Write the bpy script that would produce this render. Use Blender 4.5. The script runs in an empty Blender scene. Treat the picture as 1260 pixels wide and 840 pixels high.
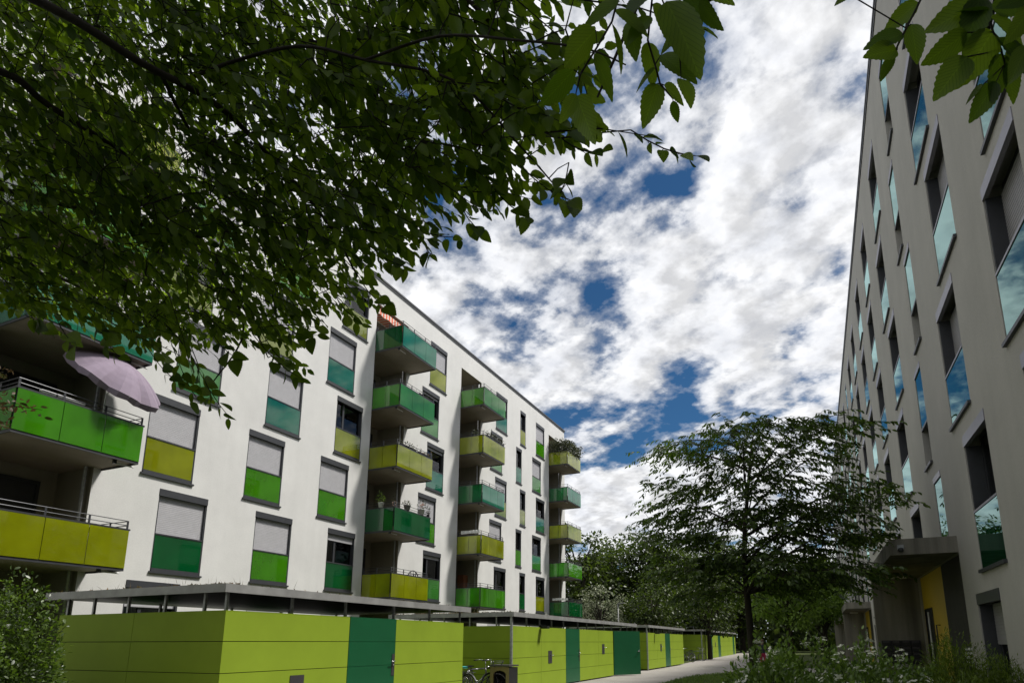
import bpy, bmesh, math, random
import numpy as np
from mathutils import Vector, Matrix

random.seed(7)
RNG = np.random.default_rng(11)
SC = bpy.context.scene
COL = SC.collection
E = 1.56                      # height of the camera above the ground; heights below are measured from the camera
GZ = -E

# ------------------------------------------------------------------ camera (fitted to the photograph)
F, PX, PY, YAW, PITCH, ROLL = 757.927, 672.345, 631.458, 0.4067197, 0.2065616, 0.0022273
cy_, sy_ = math.cos(YAW), math.sin(YAW)
FW = Vector((-sy_ * math.cos(PITCH), cy_ * math.cos(PITCH), math.sin(PITCH)))
R0 = Vector((cy_, sy_, 0.0))
D0 = FW.cross(R0)
RT = R0 * math.cos(ROLL) + D0 * math.sin(ROLL)
DN = -R0 * math.sin(ROLL) + D0 * math.cos(ROLL)

def ray(x, y):
    return RT * ((x - PX) / F) + DN * ((y - PY) / F) + FW

def at(x, y, d):              # point d metres along the view axis
    return ray(x, y) * d

def to_px(p):
    p = Vector(p)
    z = p.dot(FW)
    if z < 1e-3:
        return None
    return (PX + F * p.dot(RT) / z, PY + F * p.dot(DN) / z)

cam_d = bpy.data.cameras.new("camera")
cam = bpy.data.objects.new("camera", cam_d)
COL.objects.link(cam)
cam_d.sensor_width = 36.0
cam_d.lens = F * 36.0 / 1260.0
cam_d.shift_x = (630.0 - PX) / 1260.0
cam_d.shift_y = (PY - 420.0) / 1260.0
cam_d.clip_start = 0.05
cam_d.clip_end = 3000.0
cam.matrix_world = Matrix(((RT.x, -DN.x, -FW.x, 0), (RT.y, -DN.y, -FW.y, 0), (RT.z, -DN.z, -FW.z, 0), (0, 0, 0, 1)))
SC.camera = cam

# ------------------------------------------------------------------ materials
def s2l(c):
    return tuple(((v / 255.0) / 12.92 if v / 255.0 <= 0.04045 else ((v / 255.0 + 0.055) / 1.055) ** 2.4) for v in c)

class NT:
    def __init__(self, m):
        self.t = m.node_tree
        self.n = self.t.nodes
        self.l = self.t.links
    def new(self, typ, **kw):
        n = self.n.new(typ)
        for k, v in kw.items():
            if k in n.inputs:
                n.inputs[k].default_value = v
            else:
                setattr(n, k, v)
        return n
    def link(self, a, b):
        self.l.new(a, b)

def new_mat(name):
    m = bpy.data.materials.new(name)
    m.use_nodes = True
    m.node_tree.nodes.clear()
    k = NT(m)
    out = k.new('ShaderNodeOutputMaterial')
    return m, k, out

def noise(k, scale, detail=4.0, rough=0.55, coord='Object', stretch=None):
    tc = k.new('ShaderNodeTexCoord')
    src = tc.outputs[coord]
    if stretch:
        mp = k.new('ShaderNodeMapping')
        mp.inputs['Scale'].default_value = stretch
        k.link(src, mp.inputs['Vector'])
        src = mp.outputs['Vector']
    n = k.new('ShaderNodeTexNoise')
    n.inputs['Scale'].default_value = scale
    n.inputs['Detail'].default_value = detail
    n.inputs['Roughness'].default_value = rough
    k.link(src, n.inputs['Vector'])
    return n.outputs['Fac']

def ramp(k, fac, stops):
    r = k.new('ShaderNodeValToRGB')
    els = r.color_ramp.elements
    while len(els) < len(stops):
        els.new(0.5)
    for e, (p, c) in zip(els, stops):
        e.position = p
        e.color = (c[0], c[1], c[2], 1.0)
    k.link(fac, r.inputs['Fac'])
    return r.outputs['Color']

def mul(c, f):
    return tuple(v * f for v in c)

def pbr(name, base, rough=0.6, metal=0.0, var=0.12, vscale=6.0, bump=0.0, bscale=40.0, coat=0.0, spec=0.5, stretch=None):
    m, k, out = new_mat(name)
    b = k.new('ShaderNodeBsdfPrincipled')
    b.inputs['Roughness'].default_value = rough
    b.inputs['Metallic'].default_value = metal
    b.inputs['Coat Weight'].default_value = coat
    b.inputs['Coat Roughness'].default_value = 0.05
    b.inputs['Specular IOR Level'].default_value = spec
    n = noise(k, vscale, 5.0, 0.6, stretch=stretch)
    k.link(ramp(k, n, [(0.3, mul(base, 1 - var)), (0.7, mul(base, 1 + var))]), b.inputs['Base Color'])
    if bump > 0:
        bn = noise(k, bscale, 4.0, 0.6)
        bp = k.new('ShaderNodeBump')
        bp.inputs['Strength'].default_value = bump
        bp.inputs['Distance'].default_value = 0.01
        k.link(bn, bp.inputs['Height'])
        k.link(bp.outputs['Normal'], b.inputs['Normal'])
    k.link(b.outputs[0], out.inputs['Surface'])
    return m

def render_wall(name, base, streak):
    """rough mineral render: fine grain, broad blotches and thin rain streaks"""
    m, k, out = new_mat(name)
    b = k.new('ShaderNodeBsdfPrincipled')
    b.inputs['Roughness'].default_value = 0.9
    b.inputs['Specular IOR Level'].default_value = 0.2
    blot = ramp(k, noise(k, 0.55, 6.0, 0.65), [(0.3, mul(base, 0.9)), (0.7, mul(base, 1.05))])
    st = noise(k, 1.0, 5.0, 0.6, stretch=(3.0, 3.0, 0.16))
    sr = ramp(k, st, [(0.35, (1 - streak,) * 3), (0.62, (1.0, 1.0, 1.0))])
    fine = ramp(k, noise(k, 26.0, 3.0, 0.7), [(0.3, (0.93, 0.93, 0.92)), (0.7, (1.03, 1.03, 1.03))])
    m1 = k.new('ShaderNodeMixRGB', blend_type='MULTIPLY')
    m1.inputs['Fac'].default_value = 1.0
    k.link(blot, m1.inputs['Color1']); k.link(sr, m1.inputs['Color2'])
    m2 = k.new('ShaderNodeMixRGB', blend_type='MULTIPLY')
    m2.inputs['Fac'].default_value = 1.0
    k.link(m1.outputs[0], m2.inputs['Color1']); k.link(fine, m2.inputs['Color2'])
    k.link(m2.outputs[0], b.inputs['Base Color'])
    bp = k.new('ShaderNodeBump')
    bp.inputs['Strength'].default_value = 0.35
    bp.inputs['Distance'].default_value = 0.006
    k.link(noise(k, 60.0, 4.0, 0.7), bp.inputs['Height'])
    k.link(bp.outputs['Normal'], b.inputs['Normal'])
    k.link(b.outputs[0], out.inputs['Surface'])
    return m

def tinted_glass(name, base, trans=0.45, clear=0.10, rough=0.03, ior=1.75, gtint=(1, 1, 1)):
    """back-coloured safety glass: coloured body, some light through it, sharp sky reflection"""
    m, k, out = new_mat(name)
    col = ramp(k, noise(k, 1.1, 3.0, 0.5), [(0.32, mul(base, 0.82)), (0.68, mul(base, 1.14))])
    d = k.new('ShaderNodeBsdfDiffuse'); t = k.new('ShaderNodeBsdfTranslucent')
    k.link(col, d.inputs['Color']); k.link(col, t.inputs['Color'])
    mx = k.new('ShaderNodeMixShader'); mx.inputs['Fac'].default_value = trans
    k.link(d.outputs[0], mx.inputs[1]); k.link(t.outputs[0], mx.inputs[2])
    tr = k.new('ShaderNodeBsdfTransparent')
    tm = max(base) ** .5
    tr.inputs['Color'].default_value = (*[min(1.0, (v ** .5) / tm * .92) for v in base], 1)
    mx2 = k.new('ShaderNodeMixShader'); mx2.inputs['Fac'].default_value = clear
    k.link(mx.outputs[0], mx2.inputs[1]); k.link(tr.outputs[0], mx2.inputs[2])
    g = k.new('ShaderNodeBsdfGlossy'); g.inputs['Roughness'].default_value = rough; g.inputs['Color'].default_value = (*gtint, 1)
    fr = k.new('ShaderNodeFresnel'); fr.inputs['IOR'].default_value = ior
    mx3 = k.new('ShaderNodeMixShader')
    k.link(fr.outputs[0], mx3.inputs['Fac'])
    k.link(mx2.outputs[0], mx3.inputs[1]); k.link(g.outputs[0], mx3.inputs[2])
    k.link(mx3.outputs[0], out.inputs['Surface'])
    return m

def clear_glass(name):
    m, k, out = new_mat(name)
    tr = k.new('ShaderNodeBsdfTransparent'); tr.inputs['Color'].default_value = (0.62, 0.68, 0.66, 1)
    g = k.new('ShaderNodeBsdfGlossy'); g.inputs['Roughness'].default_value = 0.01
    fr = k.new('ShaderNodeFresnel'); fr.inputs['IOR'].default_value = 1.6
    mx = k.new('ShaderNodeMixShader')
    k.link(fr.outputs[0], mx.inputs['Fac'])
    k.link(tr.outputs[0], mx.inputs[1]); k.link(g.outputs[0], mx.inputs[2])
    k.link(mx.outputs[0], out.inputs['Surface'])
    return m

def leaf_mat(name, lo, hi, trans=0.4, tcol=None, veins=False, gloss=0.06, vscale=1.5):
    m, k, out = new_mat(name)
    geo = k.new('ShaderNodeNewGeometry')
    col = ramp(k, geo.outputs['Random Per Island'], [(0.0, lo), (0.55, tuple((a + b) / 2 for a, b in zip(lo, hi))), (1.0, hi)])
    cl = ramp(k, noise(k, vscale, 3.0, 0.5), [(0.3, (0.72, 0.75, 0.7)), (0.7, (1.2, 1.2, 1.05))])
    mm = k.new('ShaderNodeMixRGB', blend_type='MULTIPLY'); mm.inputs['Fac'].default_value = 1.0
    k.link(col, mm.inputs['Color1']); k.link(cl, mm.inputs['Color2'])
    col = mm.outputs[0]
    if veins:
        uv = k.new('ShaderNodeTexCoord')
        sp = k.new('ShaderNodeSeparateXYZ'); k.link(uv.outputs['UV'], sp.inputs[0])
        av = k.new('ShaderNodeMath', operation='ABSOLUTE'); k.link(sp.outputs['Y'], av.inputs[0])
        a = k.new('ShaderNodeMath', operation='MULTIPLY_ADD'); k.link(av.outputs[0], a.inputs[0]); a.inputs[1].default_value = -4.5
        u = k.new('ShaderNodeMath', operation='MULTIPLY'); k.link(sp.outputs['X'], u.inputs[0]); u.inputs[1].default_value = 11.0
        k.link(u.outputs[0], a.inputs[2])
        fr = k.new('ShaderNodeMath', operation='FRACT'); k.link(a.outputs[0], fr.inputs[0])
        vr = ramp(k, fr.outputs[0], [(0.0, (0.62, 0.64, 0.55)), (0.13, (1.0, 1.0, 1.0)), (0.87, (1.05, 1.05, 1.05)), (1.0, (0.62, 0.64, 0.55))])
        mr = ramp(k, av.outputs[0], [(0.0, (1.35, 1.35, 1.1)), (0.05, (1.0, 1.0, 1.0))])
        for extra in (vr, mr):
            q = k.new('ShaderNodeMixRGB', blend_type='MULTIPLY'); q.inputs['Fac'].default_value = 1.0
            k.link(col, q.inputs['Color1']); k.link(extra, q.inputs['Color2'])
            col = q.outputs[0]
    d = k.new('ShaderNodeBsdfDiffuse'); t = k.new('ShaderNodeBsdfTranslucent')
    k.link(col, d.inputs['Color'])
    if tcol:
        q = k.new('ShaderNodeMixRGB', blend_type='MULTIPLY'); q.inputs['Fac'].default_value = 1.0
        k.link(col, q.inputs['Color1']); q.inputs['Color2'].default_value = (*tcol, 1)
        k.link(q.outputs[0], t.inputs['Color'])
    else:
        k.link(col, t.inputs['Color'])
    mx = k.new('ShaderNodeMixShader'); mx.inputs['Fac'].default_value = trans
    k.link(d.outputs[0], mx.inputs[1]); k.link(t.outputs[0], mx.inputs[2])
    g = k.new('ShaderNodeBsdfGlossy'); g.inputs['Roughness'].default_value = 0.42
    m3 = k.new('ShaderNodeMixShader'); m3.inputs['Fac'].default_value = gloss
    k.link(mx.outputs[0], m3.inputs[1]); k.link(g.outputs[0], m3.inputs[2])
    k.link(m3.outputs[0], out.inputs['Surface'])
    return m

M = {}
M['white_wall'] = render_wall('white_render', (0.70, 0.695, 0.68), 0.025)
M['grey_wall'] = render_wall('grey_render', (0.435, 0.42, 0.385), 0.05)
M['slot_wall'] = render_wall('loggia_shade_render', (0.30, 0.28, 0.23), 0.08)  # darker and browner than the facade: the recess shade is put into the colour
M['concrete'] = render_wall('stained_concrete', (0.27, 0.255, 0.215), 0.45)
M['slab'] = pbr('balcony_concrete', (0.27, 0.235, 0.185), 0.85, var=0.14, vscale=1.4, bump=0.2)
M['anthracite'] = pbr('anthracite_metal', (0.040, 0.042, 0.048), 0.45, 0.0, var=0.15)
M['rail'] = pbr('grey_rail', (0.05, 0.052, 0.058), 0.4, 0.3, var=0.1)
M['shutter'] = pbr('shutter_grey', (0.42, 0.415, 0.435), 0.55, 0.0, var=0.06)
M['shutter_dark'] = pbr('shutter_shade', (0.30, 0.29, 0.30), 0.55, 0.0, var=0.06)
M['lilac_metal'] = pbr('pale_metal', (0.27, 0.26, 0.30), 0.42, 0.2, var=0.06)
M['coping'] = pbr('coping_metal', (0.075, 0.077, 0.08), 0.5, 0.3, var=0.12)
M['zinc'] = pbr('zinc', (0.30, 0.30, 0.295), 0.55, 0.3, var=0.2, vscale=3)
M['galv'] = pbr('galvanised', (0.33, 0.34, 0.35), 0.45, 0.5, var=0.25, vscale=14)
M['interior'] = pbr('dark_room', (0.012, 0.012, 0.013), 0.9, var=0.2)
M['curtain'] = pbr('curtain', (0.42, 0.42, 0.41), 0.9, var=0.1)
M['pane'] = clear_glass('window_glass')
M['black'] = pbr('black_plastic', (0.012, 0.012, 0.013), 0.5, var=0.2)
M['white_paint'] = pbr('white_paint', (0.75, 0.75, 0.73), 0.5, var=0.05)
M['lime_panel'] = pbr('lime_panel', (0.235, 0.33, 0.026), 0.6, var=0.07, vscale=0.9, bump=0.03, bscale=90, spec=0.15)
M['green_panel'] = pbr('green_door_panel', (0.006, 0.088, 0.032), 0.4, var=0.08, vscale=1.2)
M['panel_seam'] = pbr('seam', (0.02, 0.022, 0.015), 0.8, var=0.1)
M['plate'] = pbr('plate_grey', (0.075, 0.07, 0.075), 0.4, 0.4, var=0.1)
M['steel'] = pbr('steel', (0.5, 0.5, 0.5), 0.25, 0.9, var=0.05)
M['yellow_wall'] = pbr('yellow_panel', (0.58, 0.38, 0.008), 0.5, var=0.06, vscale=1.0)
M['dark_slats'] = pbr('dark_timber', (0.030, 0.026, 0.020), 0.7, var=0.3, vscale=5, stretch=(6, 6, 0.4))
M['bark'] = pbr('bark', (0.030, 0.024, 0.017), 0.95, var=0.35, vscale=9, bump=0.8, bscale=22, stretch=(1, 1, 0.25))
M['twig'] = pbr('twig_bark', (0.020, 0.016, 0.011), 0.9, var=0.2)
M['lilac_cloth'] = pbr('lilac_cloth', (0.245, 0.198, 0.255), 0.9, var=0.08, vscale=4)
M['terracotta'] = pbr('terracotta', (0.28, 0.10, 0.05), 0.8)
M['rust'] = pbr('rust_brown', (0.20, 0.075, 0.035), 0.8)
M['teal_cloth'] = pbr('teal_cover', (0.06, 0.42, 0.40), 0.7)
M['rubber'] = pbr('rubber', (0.014, 0.014, 0.014), 0.8)
M['blue_paint'] = pbr('bicycle_blue', (0.03, 0.05, 0.10), 0.35, coat=0.5)
M['silver_paint'] = pbr('bicycle_silver', (0.16, 0.16, 0.165), 0.3, 0.6)
M['dark_paint'] = pbr('bicycle_dark', (0.02, 0.02, 0.022), 0.35, coat=0.4)
M['pale_box'] = pbr('pale_yellow_plastic', (0.20, 0.17, 0.06), 0.5)
M['soil'] = pbr('soil', (0.05, 0.035, 0.022), 0.95)
M['moss'] = leaf_mat('sedum', (0.05, 0.05, 0.012), (0.22, 0.13, 0.05), trans=0.15)
M['skin'] = pbr('skin', (0.42, 0.26, 0.19), 0.6)
M['hair'] = pbr('hair', (0.10, 0.06, 0.03), 0.7)
M['dark_cloth'] = pbr('dark_cloth', (0.03, 0.03, 0.045), 0.9)
M['pink_cloth'] = pbr('crimson_cloth', (0.35, 0.02, 0.07), 0.9)

GLASS = {
    'lime': (0.44, 0.49, 0.010), 'green': (0.095, 0.42, 0.008), 'dark': (0.003, 0.17, 0.042),
    'teal': (0.012, 0.24, 0.135), 'pale': (0.36, 0.42, 0.07), 'mid': (0.085, 0.36, 0.06), 'sky': (0.030, 0.33, 0.19),
}
for g_, c_ in GLASS.items():
    M['bg_' + g_] = tinted_glass('balcony_glass_' + g_, mul(c_, 1.15), 0.55, 0.26)
    M['wg_' + g_] = tinted_glass('parapet_glass_' + g_, mul(c_, 1.0), 0.30, 0.42)
M['rg'] = tinted_glass('deep_green_glass', (0.004, 0.045, 0.020), 0.2, 0.0, 0.012, 2.5, (.66, .95, .92))

M['leaf_near'] = leaf_mat('hornbeam_leaf', (0.040, 0.086, 0.008), (0.165, 0.255, 0.022), 0.58, (1.6, 1.55, 0.7), veins=True, gloss=0.03)
M['leaf_tree'] = leaf_mat('cherry_leaf', (0.028, 0.055, 0.009), (0.11, 0.17, 0.028), 0.42, (1.4, 1.5, 0.7), gloss=0.05)
M['leaf_back'] = leaf_mat('broad_leaf', (0.012, 0.022, 0.006), (0.09, 0.13, 0.024), 0.35, (1.4, 1.5, 0.7), gloss=0.04, vscale=0.5)
M['leaf_light'] = leaf_mat('light_leaf', (0.08, 0.14, 0.022), (0.23, 0.34, 0.06), 0.4, (1.4, 1.5, 0.7), gloss=0.04, vscale=0.5)
M['leaf_pale'] = leaf_mat('pale_blossom_leaf', (0.10, 0.13, 0.07), (0.42, 0.43, 0.33), 0.3, gloss=0.03)
M['leaf_bush'] = leaf_mat('bush_leaf', (0.06, 0.12, 0.014), (0.23, 0.36, 0.045), 0.35, gloss=0.06)
M['leaf_yew'] = leaf_mat('yew_needle', (0.06, 0.10, 0.010), (0.20, 0.29, 0.03), 0.3, gloss=0.03)
M['leaf_red'] = leaf_mat('young_leaf', (0.06, 0.08, 0.012), (0.26, 0.12, 0.07), 0.4, gloss=0.05)
M['leaf_hedge'] = leaf_mat('balcony_hedge', (0.018, 0.03, 0.012), (0.13, 0.14, 0.07), 0.3)
M['petal'] = leaf_mat('white_petal', (0.80, 0.80, 0.78), (0.90, 0.89, 0.86), 0.3, gloss=0.02)
M['petal_pink'] = leaf_mat('pink_petal', (0.62, 0.36, 0.34), (0.75, 0.55, 0.5), 0.3, gloss=0.02)

def ground_mat(name, stops, scale, bump=0.5, bscale=60):
    m, k, out = new_mat(name)
    b = k.new('ShaderNodeBsdfPrincipled'); b.inputs['Roughness'].default_value = 0.95
    b.inputs['Specular IOR Level'].default_value = 0.2
    c1 = ramp(k, noise(k, scale, 8.0, 0.65), stops)
    f = ramp(k, noise(k, 45.0, 4.0, 0.7), [(0.3, (0.75, 0.75, 0.75)), (0.7, (1.15, 1.15, 1.15))])
    mm = k.new('ShaderNodeMixRGB', blend_type='MULTIPLY'); mm.inputs['Fac'].default_value = 1.0
    k.link(c1, mm.inputs['Color1']); k.link(f, mm.inputs['Color2'])
    k.link(mm.outputs[0], b.inputs['Base Color'])
    bp = k.new('ShaderNodeBump'); bp.inputs['Strength'].default_value = bump; bp.inputs['Distance'].default_value = 0.02
    k.link(noise(k, bscale, 4.0, 0.7), bp.inputs['Height'])
    k.link(bp.outputs['Normal'], b.inputs['Normal'])
    k.link(b.outputs[0], out.inputs['Surface'])
    return m
M['lawn'] = ground_mat('lawn_turf', [(0.3, (0.035, 0.05, 0.010)), (0.6, (0.06, 0.08, 0.018)), (0.75, (0.10, 0.085, 0.035))], 0.7)
M['path'] = ground_mat('fine_gravel', [(0.3, (0.26, 0.24, 0.22)), (0.7, (0.37, 0.345, 0.32))], 0.5, 0.3, 90)

# ------------------------------------------------------------------ mesh building
class MB:
    def __init__(self):
        self.v = []; self.f = []
    def quad(self, a, b, c, d):
        n = len(self.v); self.v += [tuple(a), tuple(b), tuple(c), tuple(d)]; self.f.append((n, n + 1, n + 2, n + 3)); return self
    def poly(self, pts):
        n = len(self.v); self.v += [tuple(p) for p in pts]; self.f.append(tuple(range(n, n + len(pts)))); return self
    def box(self, x0, x1, y0, y1, z0, z1):
        x0, x1 = min(x0, x1), max(x0, x1); y0, y1 = min(y0, y1), max(y0, y1); z0, z1 = min(z0, z1), max(z0, z1)
        n = len(self.v)
        self.v += [(x0, y0, z0), (x1, y0, z0), (x1, y1, z0), (x0, y1, z0), (x0, y0, z1), (x1, y0, z1), (x1, y1, z1), (x0, y1, z1)]
        self.f += [tuple(n + i for i in q) for q in ((0, 3, 2, 1), (4, 5, 6, 7), (0, 1, 5, 4), (1, 2, 6, 5), (2, 3, 7, 6), (3, 0, 4, 7))]
        return self
    def tube(self, pts, rad, sides=6, cap=True):
        pts = [Vector(p) for p in pts]
        if not isinstance(rad, (list, tuple)):
            rad = [rad] * len(pts)
        base = len(self.v); up = None
        for i, p in enumerate(pts):
            d = (pts[min(i + 1, len(pts) - 1)] - pts[max(i - 1, 0)])
            d = d.normalized() if d.length > 1e-9 else Vector((0, 0, 1))
            if up is None:
                up = d.orthogonal().normalized()
            else:
                up = up - d * up.dot(d)
                up = up.normalized() if up.length > 1e-6 else d.orthogonal().normalized()
            sd = d.cross(up)
            for s in range(sides):
                a = 2 * math.pi * s / sides
                q = p + (up * math.cos(a) + sd * math.sin(a)) * rad[i]
                self.v.append((q.x, q.y, q.z))
        for i in range(len(pts) - 1):
            for s in range(sides):
                a = base + i * sides + s; b = base + i * sides + (s + 1) % sides
                self.f.append((a, b, b + sides, a + sides))
        if cap:
            self.f.append(tuple(base + s for s in reversed(range(sides))))
            self.f.append(tuple(base + (len(pts) - 1) * sides + s for s in range(sides)))
        return self
    def lathe(self, prof, org=(0, 0, 0), sides=16):
        base = len(self.v); ox, oy, oz = org
        for r, z in prof:
            for s in range(sides):
                a = 2 * math.pi * s / sides
                self.v.append((ox + r * math.cos(a), oy + r * math.sin(a), oz + z))
        for i in range(len(prof) - 1):
            for s in range(sides):
                a = base + i * sides + s; b = base + i * sides + (s + 1) % sides
                self.f.append((a, b, b + sides, a + sides))
        self.f.append(tuple(base + s for s in reversed(range(sides))))
        self.f.append(tuple(base + (len(prof) - 1) * sides + s for s in range(sides)))
        return self
    def mesh(self, name, mat, smooth=False, org=None):
        me = bpy.data.meshes.new(name)
        v = self.v
        if org is not None:
            v = [(a - org[0], b - org[1], c - org[2]) for a, b, c in v]
        me.from_pydata(v, [], self.f)
        me.materials.append(mat)
        if smooth:
            me.polygons.foreach_set('use_smooth', [True] * len(me.polygons))
        me.update()
        return me

WPOS = {}
def link(o, parent=None, loc=(0, 0, 0), wloc=None):
    """parent o; wloc is a position in the scene, loc one relative to the parent"""
    COL.objects.link(o)
    if wloc is None:
        pw = WPOS.get(parent.name, Vector()) if parent else Vector()
        wloc = pw + Vector(loc)
    WPOS[o.name] = Vector(wloc)
    if parent:
        o.parent = parent
        o.location = Vector(wloc) - WPOS[parent.name]
    else:
        o.location = Vector(wloc)
    return o

def tag(o, label=None, cat=None, group=None, kind=None):
    if label: o['label'] = label
    if cat: o['category'] = cat
    if group: o['group'] = group
    if kind: o['kind'] = kind
    return o

def thing(name, label, cat, loc, group=None):
    o = bpy.data.objects.new(name, None)
    o.empty_display_size = 0.3
    link(o, None, wloc=loc)
    return tag(o, label, cat, group)

def part(name, mb, mat, parent, smooth=False, label=None, kind=None):
    """mesh given in scene coordinates, stored relative to its parent's place"""
    w = WPOS[parent.name]
    me = mb.mesh(name, mat, smooth, org=w)
    o = bpy.data.objects.new(name, me)
    link(o, parent, wloc=w)
    tag(o, label, kind=kind)
    return o

def inst(name, me, parent, loc=(0, 0, 0), label=None):
    o = bpy.data.objects.new(name, me)
    link(o, parent, loc)
    if label: o['label'] = label
    return o

def struct(name, mb, mat, smooth=False):
    o = bpy.data.objects.new(name, mb.mesh(name, mat, smooth))
    link(o, None, wloc=(0, 0, 0))
    o['kind'] = 'structure'
    return o

# ------------------------------------------------------------------ leaves: one mesh holding many small leaf faces
def leaf_template(kind):
    if kind in ('fine', 'finest'):        # toothed hornbeam leaf, folded along the midrib
        n = 9 if kind == 'fine' else 21
        us = np.linspace(0, 1, n)
        half = []
        for i, u in enumerate(us):
            w = 0.5 * (math.sin(math.pi * min(1.0, u ** 0.72)) ** 0.8) if 0 < u < 1 else 0.0
            half.append(w)
        v = []; uv = []; f = []
        for i, u in enumerate(us):
            w = half[i]
            v += [(u, -w, 0.24 * w), (u, 0, 0), (u, w, 0.24 * w)]
            uv += [(u, -w * 2), (u, 0), (u, w * 2)]
        # teeth: shift side vertices a little forwards alternately
        for i in range(1, n - 1):
            for s in (0, 2):
                x, y, z = v[i * 3 + s]
                v[i * 3 + s] = (x + (0.018 if i % 2 else -0.012) * 9 / n, y * (1.05 if i % 2 else 0.95), z)
        for i in range(n - 1):
            a = i * 3
            f += [(a, a + 3, a + 4, a + 1), (a + 1, a + 4, a + 5, a + 2)]
        return np.array(v, float), f, np.array(uv, float)
    if kind == 'six':
        v = [(0, 0, 0), (0.3, -0.42, 0.08), (0.7, -0.36, 0.06), (1, 0, -0.06), (0.7, 0.36, 0.06), (0.3, 0.42, 0.08), (0.5, 0, 0)]
        f = [(0, 1, 2, 6), (6, 2, 3, 4), (0, 6, 4, 5)]
        return np.array(v, float), f, np.array([(p[0], p[1] * 2) for p in v], float)
    if kind == 'four':
        v = [(0, 0, 0), (0.45, -0.45, 0.06), (1, 0, -0.04), (0.45, 0.45, 0.06)]
        f = [(0, 1, 2, 3)]
        return np.array(v, float), f, np.array([(p[0], p[1] * 2) for p in v], float)
TPL = {k: leaf_template(k) for k in ('fine', 'finest', 'six', 'four')}

def leaves_mesh(name, P, Dv, Nv, L, W, kind, mat, org=(0, 0, 0)):
    tv, tf, tuv = TPL[kind]
    P = np.asarray(P, float) - np.asarray(org, float); Dv = np.asarray(Dv, float); Nv = np.asarray(Nv, float)
    L = np.asarray(L, float); W = np.asarray(W, float)
    Dv = Dv / np.maximum(np.linalg.norm(Dv, axis=1, keepdims=True), 1e-9)
    Nv = Nv - Dv * np.sum(Nv * Dv, 1, keepdims=True)
    Nv = Nv / np.maximum(np.linalg.norm(Nv, axis=1, keepdims=True), 1e-9)
    Sv = np.cross(Nv, Dv)
    n = len(P); k = len(tv)
    V = (P[:, None, :] + Dv[:, None, :] * (tv[None, :, 0:1] * L[:, None, None])
         + Sv[:, None, :] * (tv[None, :, 1:2] * W[:, None, None]) + Nv[:, None, :] * (tv[None, :, 2:3] * W[:, None, None]))
    # a slight downward curl
    V = V - Nv[:, None, :] * (tv[None, :, 0:1] ** 2 * 0.12 * L[:, None, None])
    V = V.reshape(-1, 3)
    nf = len(tf)
    loops_t = np.concatenate([np.array(q) for q in tf]); cnt = np.array([len(q) for q in tf])
    loops = (loops_t[None, :] + (np.arange(n) * k)[:, None]).reshape(-1)
    counts = np.tile(cnt, n)
    starts = np.concatenate([[0], np.cumsum(counts)[:-1]])
    me = bpy.data.meshes.new(name)
    me.vertices.add(len(V)); me.vertices.foreach_set('co', V.astype(np.float32).reshape(-1))
    me.loops.add(len(loops)); me.loops.foreach_set('vertex_index', loops.astype(np.int32))
    me.polygons.add(len(counts)); me.polygons.foreach_set('loop_start', starts.astype(np.int32))
    me.polygons.foreach_set('loop_total', counts.astype(np.int32))
    uvl = me.uv_layers.new(name='UVMap')
    uvs = np.tile(tuv[loops_t], (n, 1))
    me.update(calc_edges=True)
    uvl.data.foreach_set('uv', uvs.astype(np.float32).reshape(-1))
    me.polygons.foreach_set('use_smooth', np.ones(len(counts), bool))
    me.materials.append(mat)
    me.update(); me.validate()
    return me

def leaf_part(name, me, parent):
    o = bpy.data.objects.new(name, me)
    link(o, parent, wloc=WPOS[parent.name])
    return o

def rv(n):
    a = RNG.normal(size=(n, 3)); return a / np.linalg.norm(a, axis=1, keepdims=True)

# ================================================================== GROUND
def gz(y):
    return GZ + float(np.interp(y, [-100, 46, 58, 110, 500], [0, 0, 0.14, 0.34, 0.34]))

YS = [-80, -20, 0, 20, 30, 40, 46, 52, 58, 70, 85, 110, 200, 900]
mb = MB()
for a, b in zip(YS[:-1], YS[1:]):
    mb.quad((-600, a, gz(a)), (600, a, gz(a)), (600, b, gz(b)), (-600, b, gz(b)))
struct('lawn', mb, M['lawn'])
mb = MB()
PY_ = [-20, 0, 20, 30, 34, 40, 46, 52, 58, 70, 90, 105]
def pxr(y): return float(np.interp(y, [-20, 25, 30, 33, 34.5, 105], [-5.9, -5.85, -5.65, -5.0, -4.2, -4.2]))
for a, b in zip(PY_[:-1], PY_[1:]):
    mb.quad((-9.3, a, gz(a) + 0.004), (pxr(a), a, gz(a) + 0.004), (pxr(b), b, gz(b) + 0.004), (-9.3, b, gz(b) + 0.004))
for a, b in ((34.0, 38.0), (38.0, 42.0)):
    mb.quad((-4.2, a, gz(a) + 0.004), (2.5, a, gz(a) + 0.004), (2.5, b, gz(b) + 0.004), (-4.2, b, gz(b) + 0.004))
struct('path', mb, M['path'])
# grass blades along the visible corner of the lawn
n = 9000
gx = RNG.uniform(-5.7, -1.5, n); gy = RNG.uniform(22, 33.5, n)
keep = gx > np.array([pxr(y) for y in gy]) + RNG.normal(0, 0.06, n)
gx, gy = gx[keep], gy[keep]; n = len(gx)
P = np.stack([gx, gy, np.full(n, GZ)], 1)
Dv = np.stack([RNG.normal(0, .35, n), RNG.normal(0, .35, n), np.ones(n)], 1)
me = leaves_mesh('grass', P, Dv, rv(n), RNG.uniform(.05, .13, n), RNG.uniform(.012, .025, n), 'four', M['leaf_bush'])
g = bpy.data.objects.new('grass', me); link(g, None, wloc=(0, 0, 0)); tag(g, kind='stuff')

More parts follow.
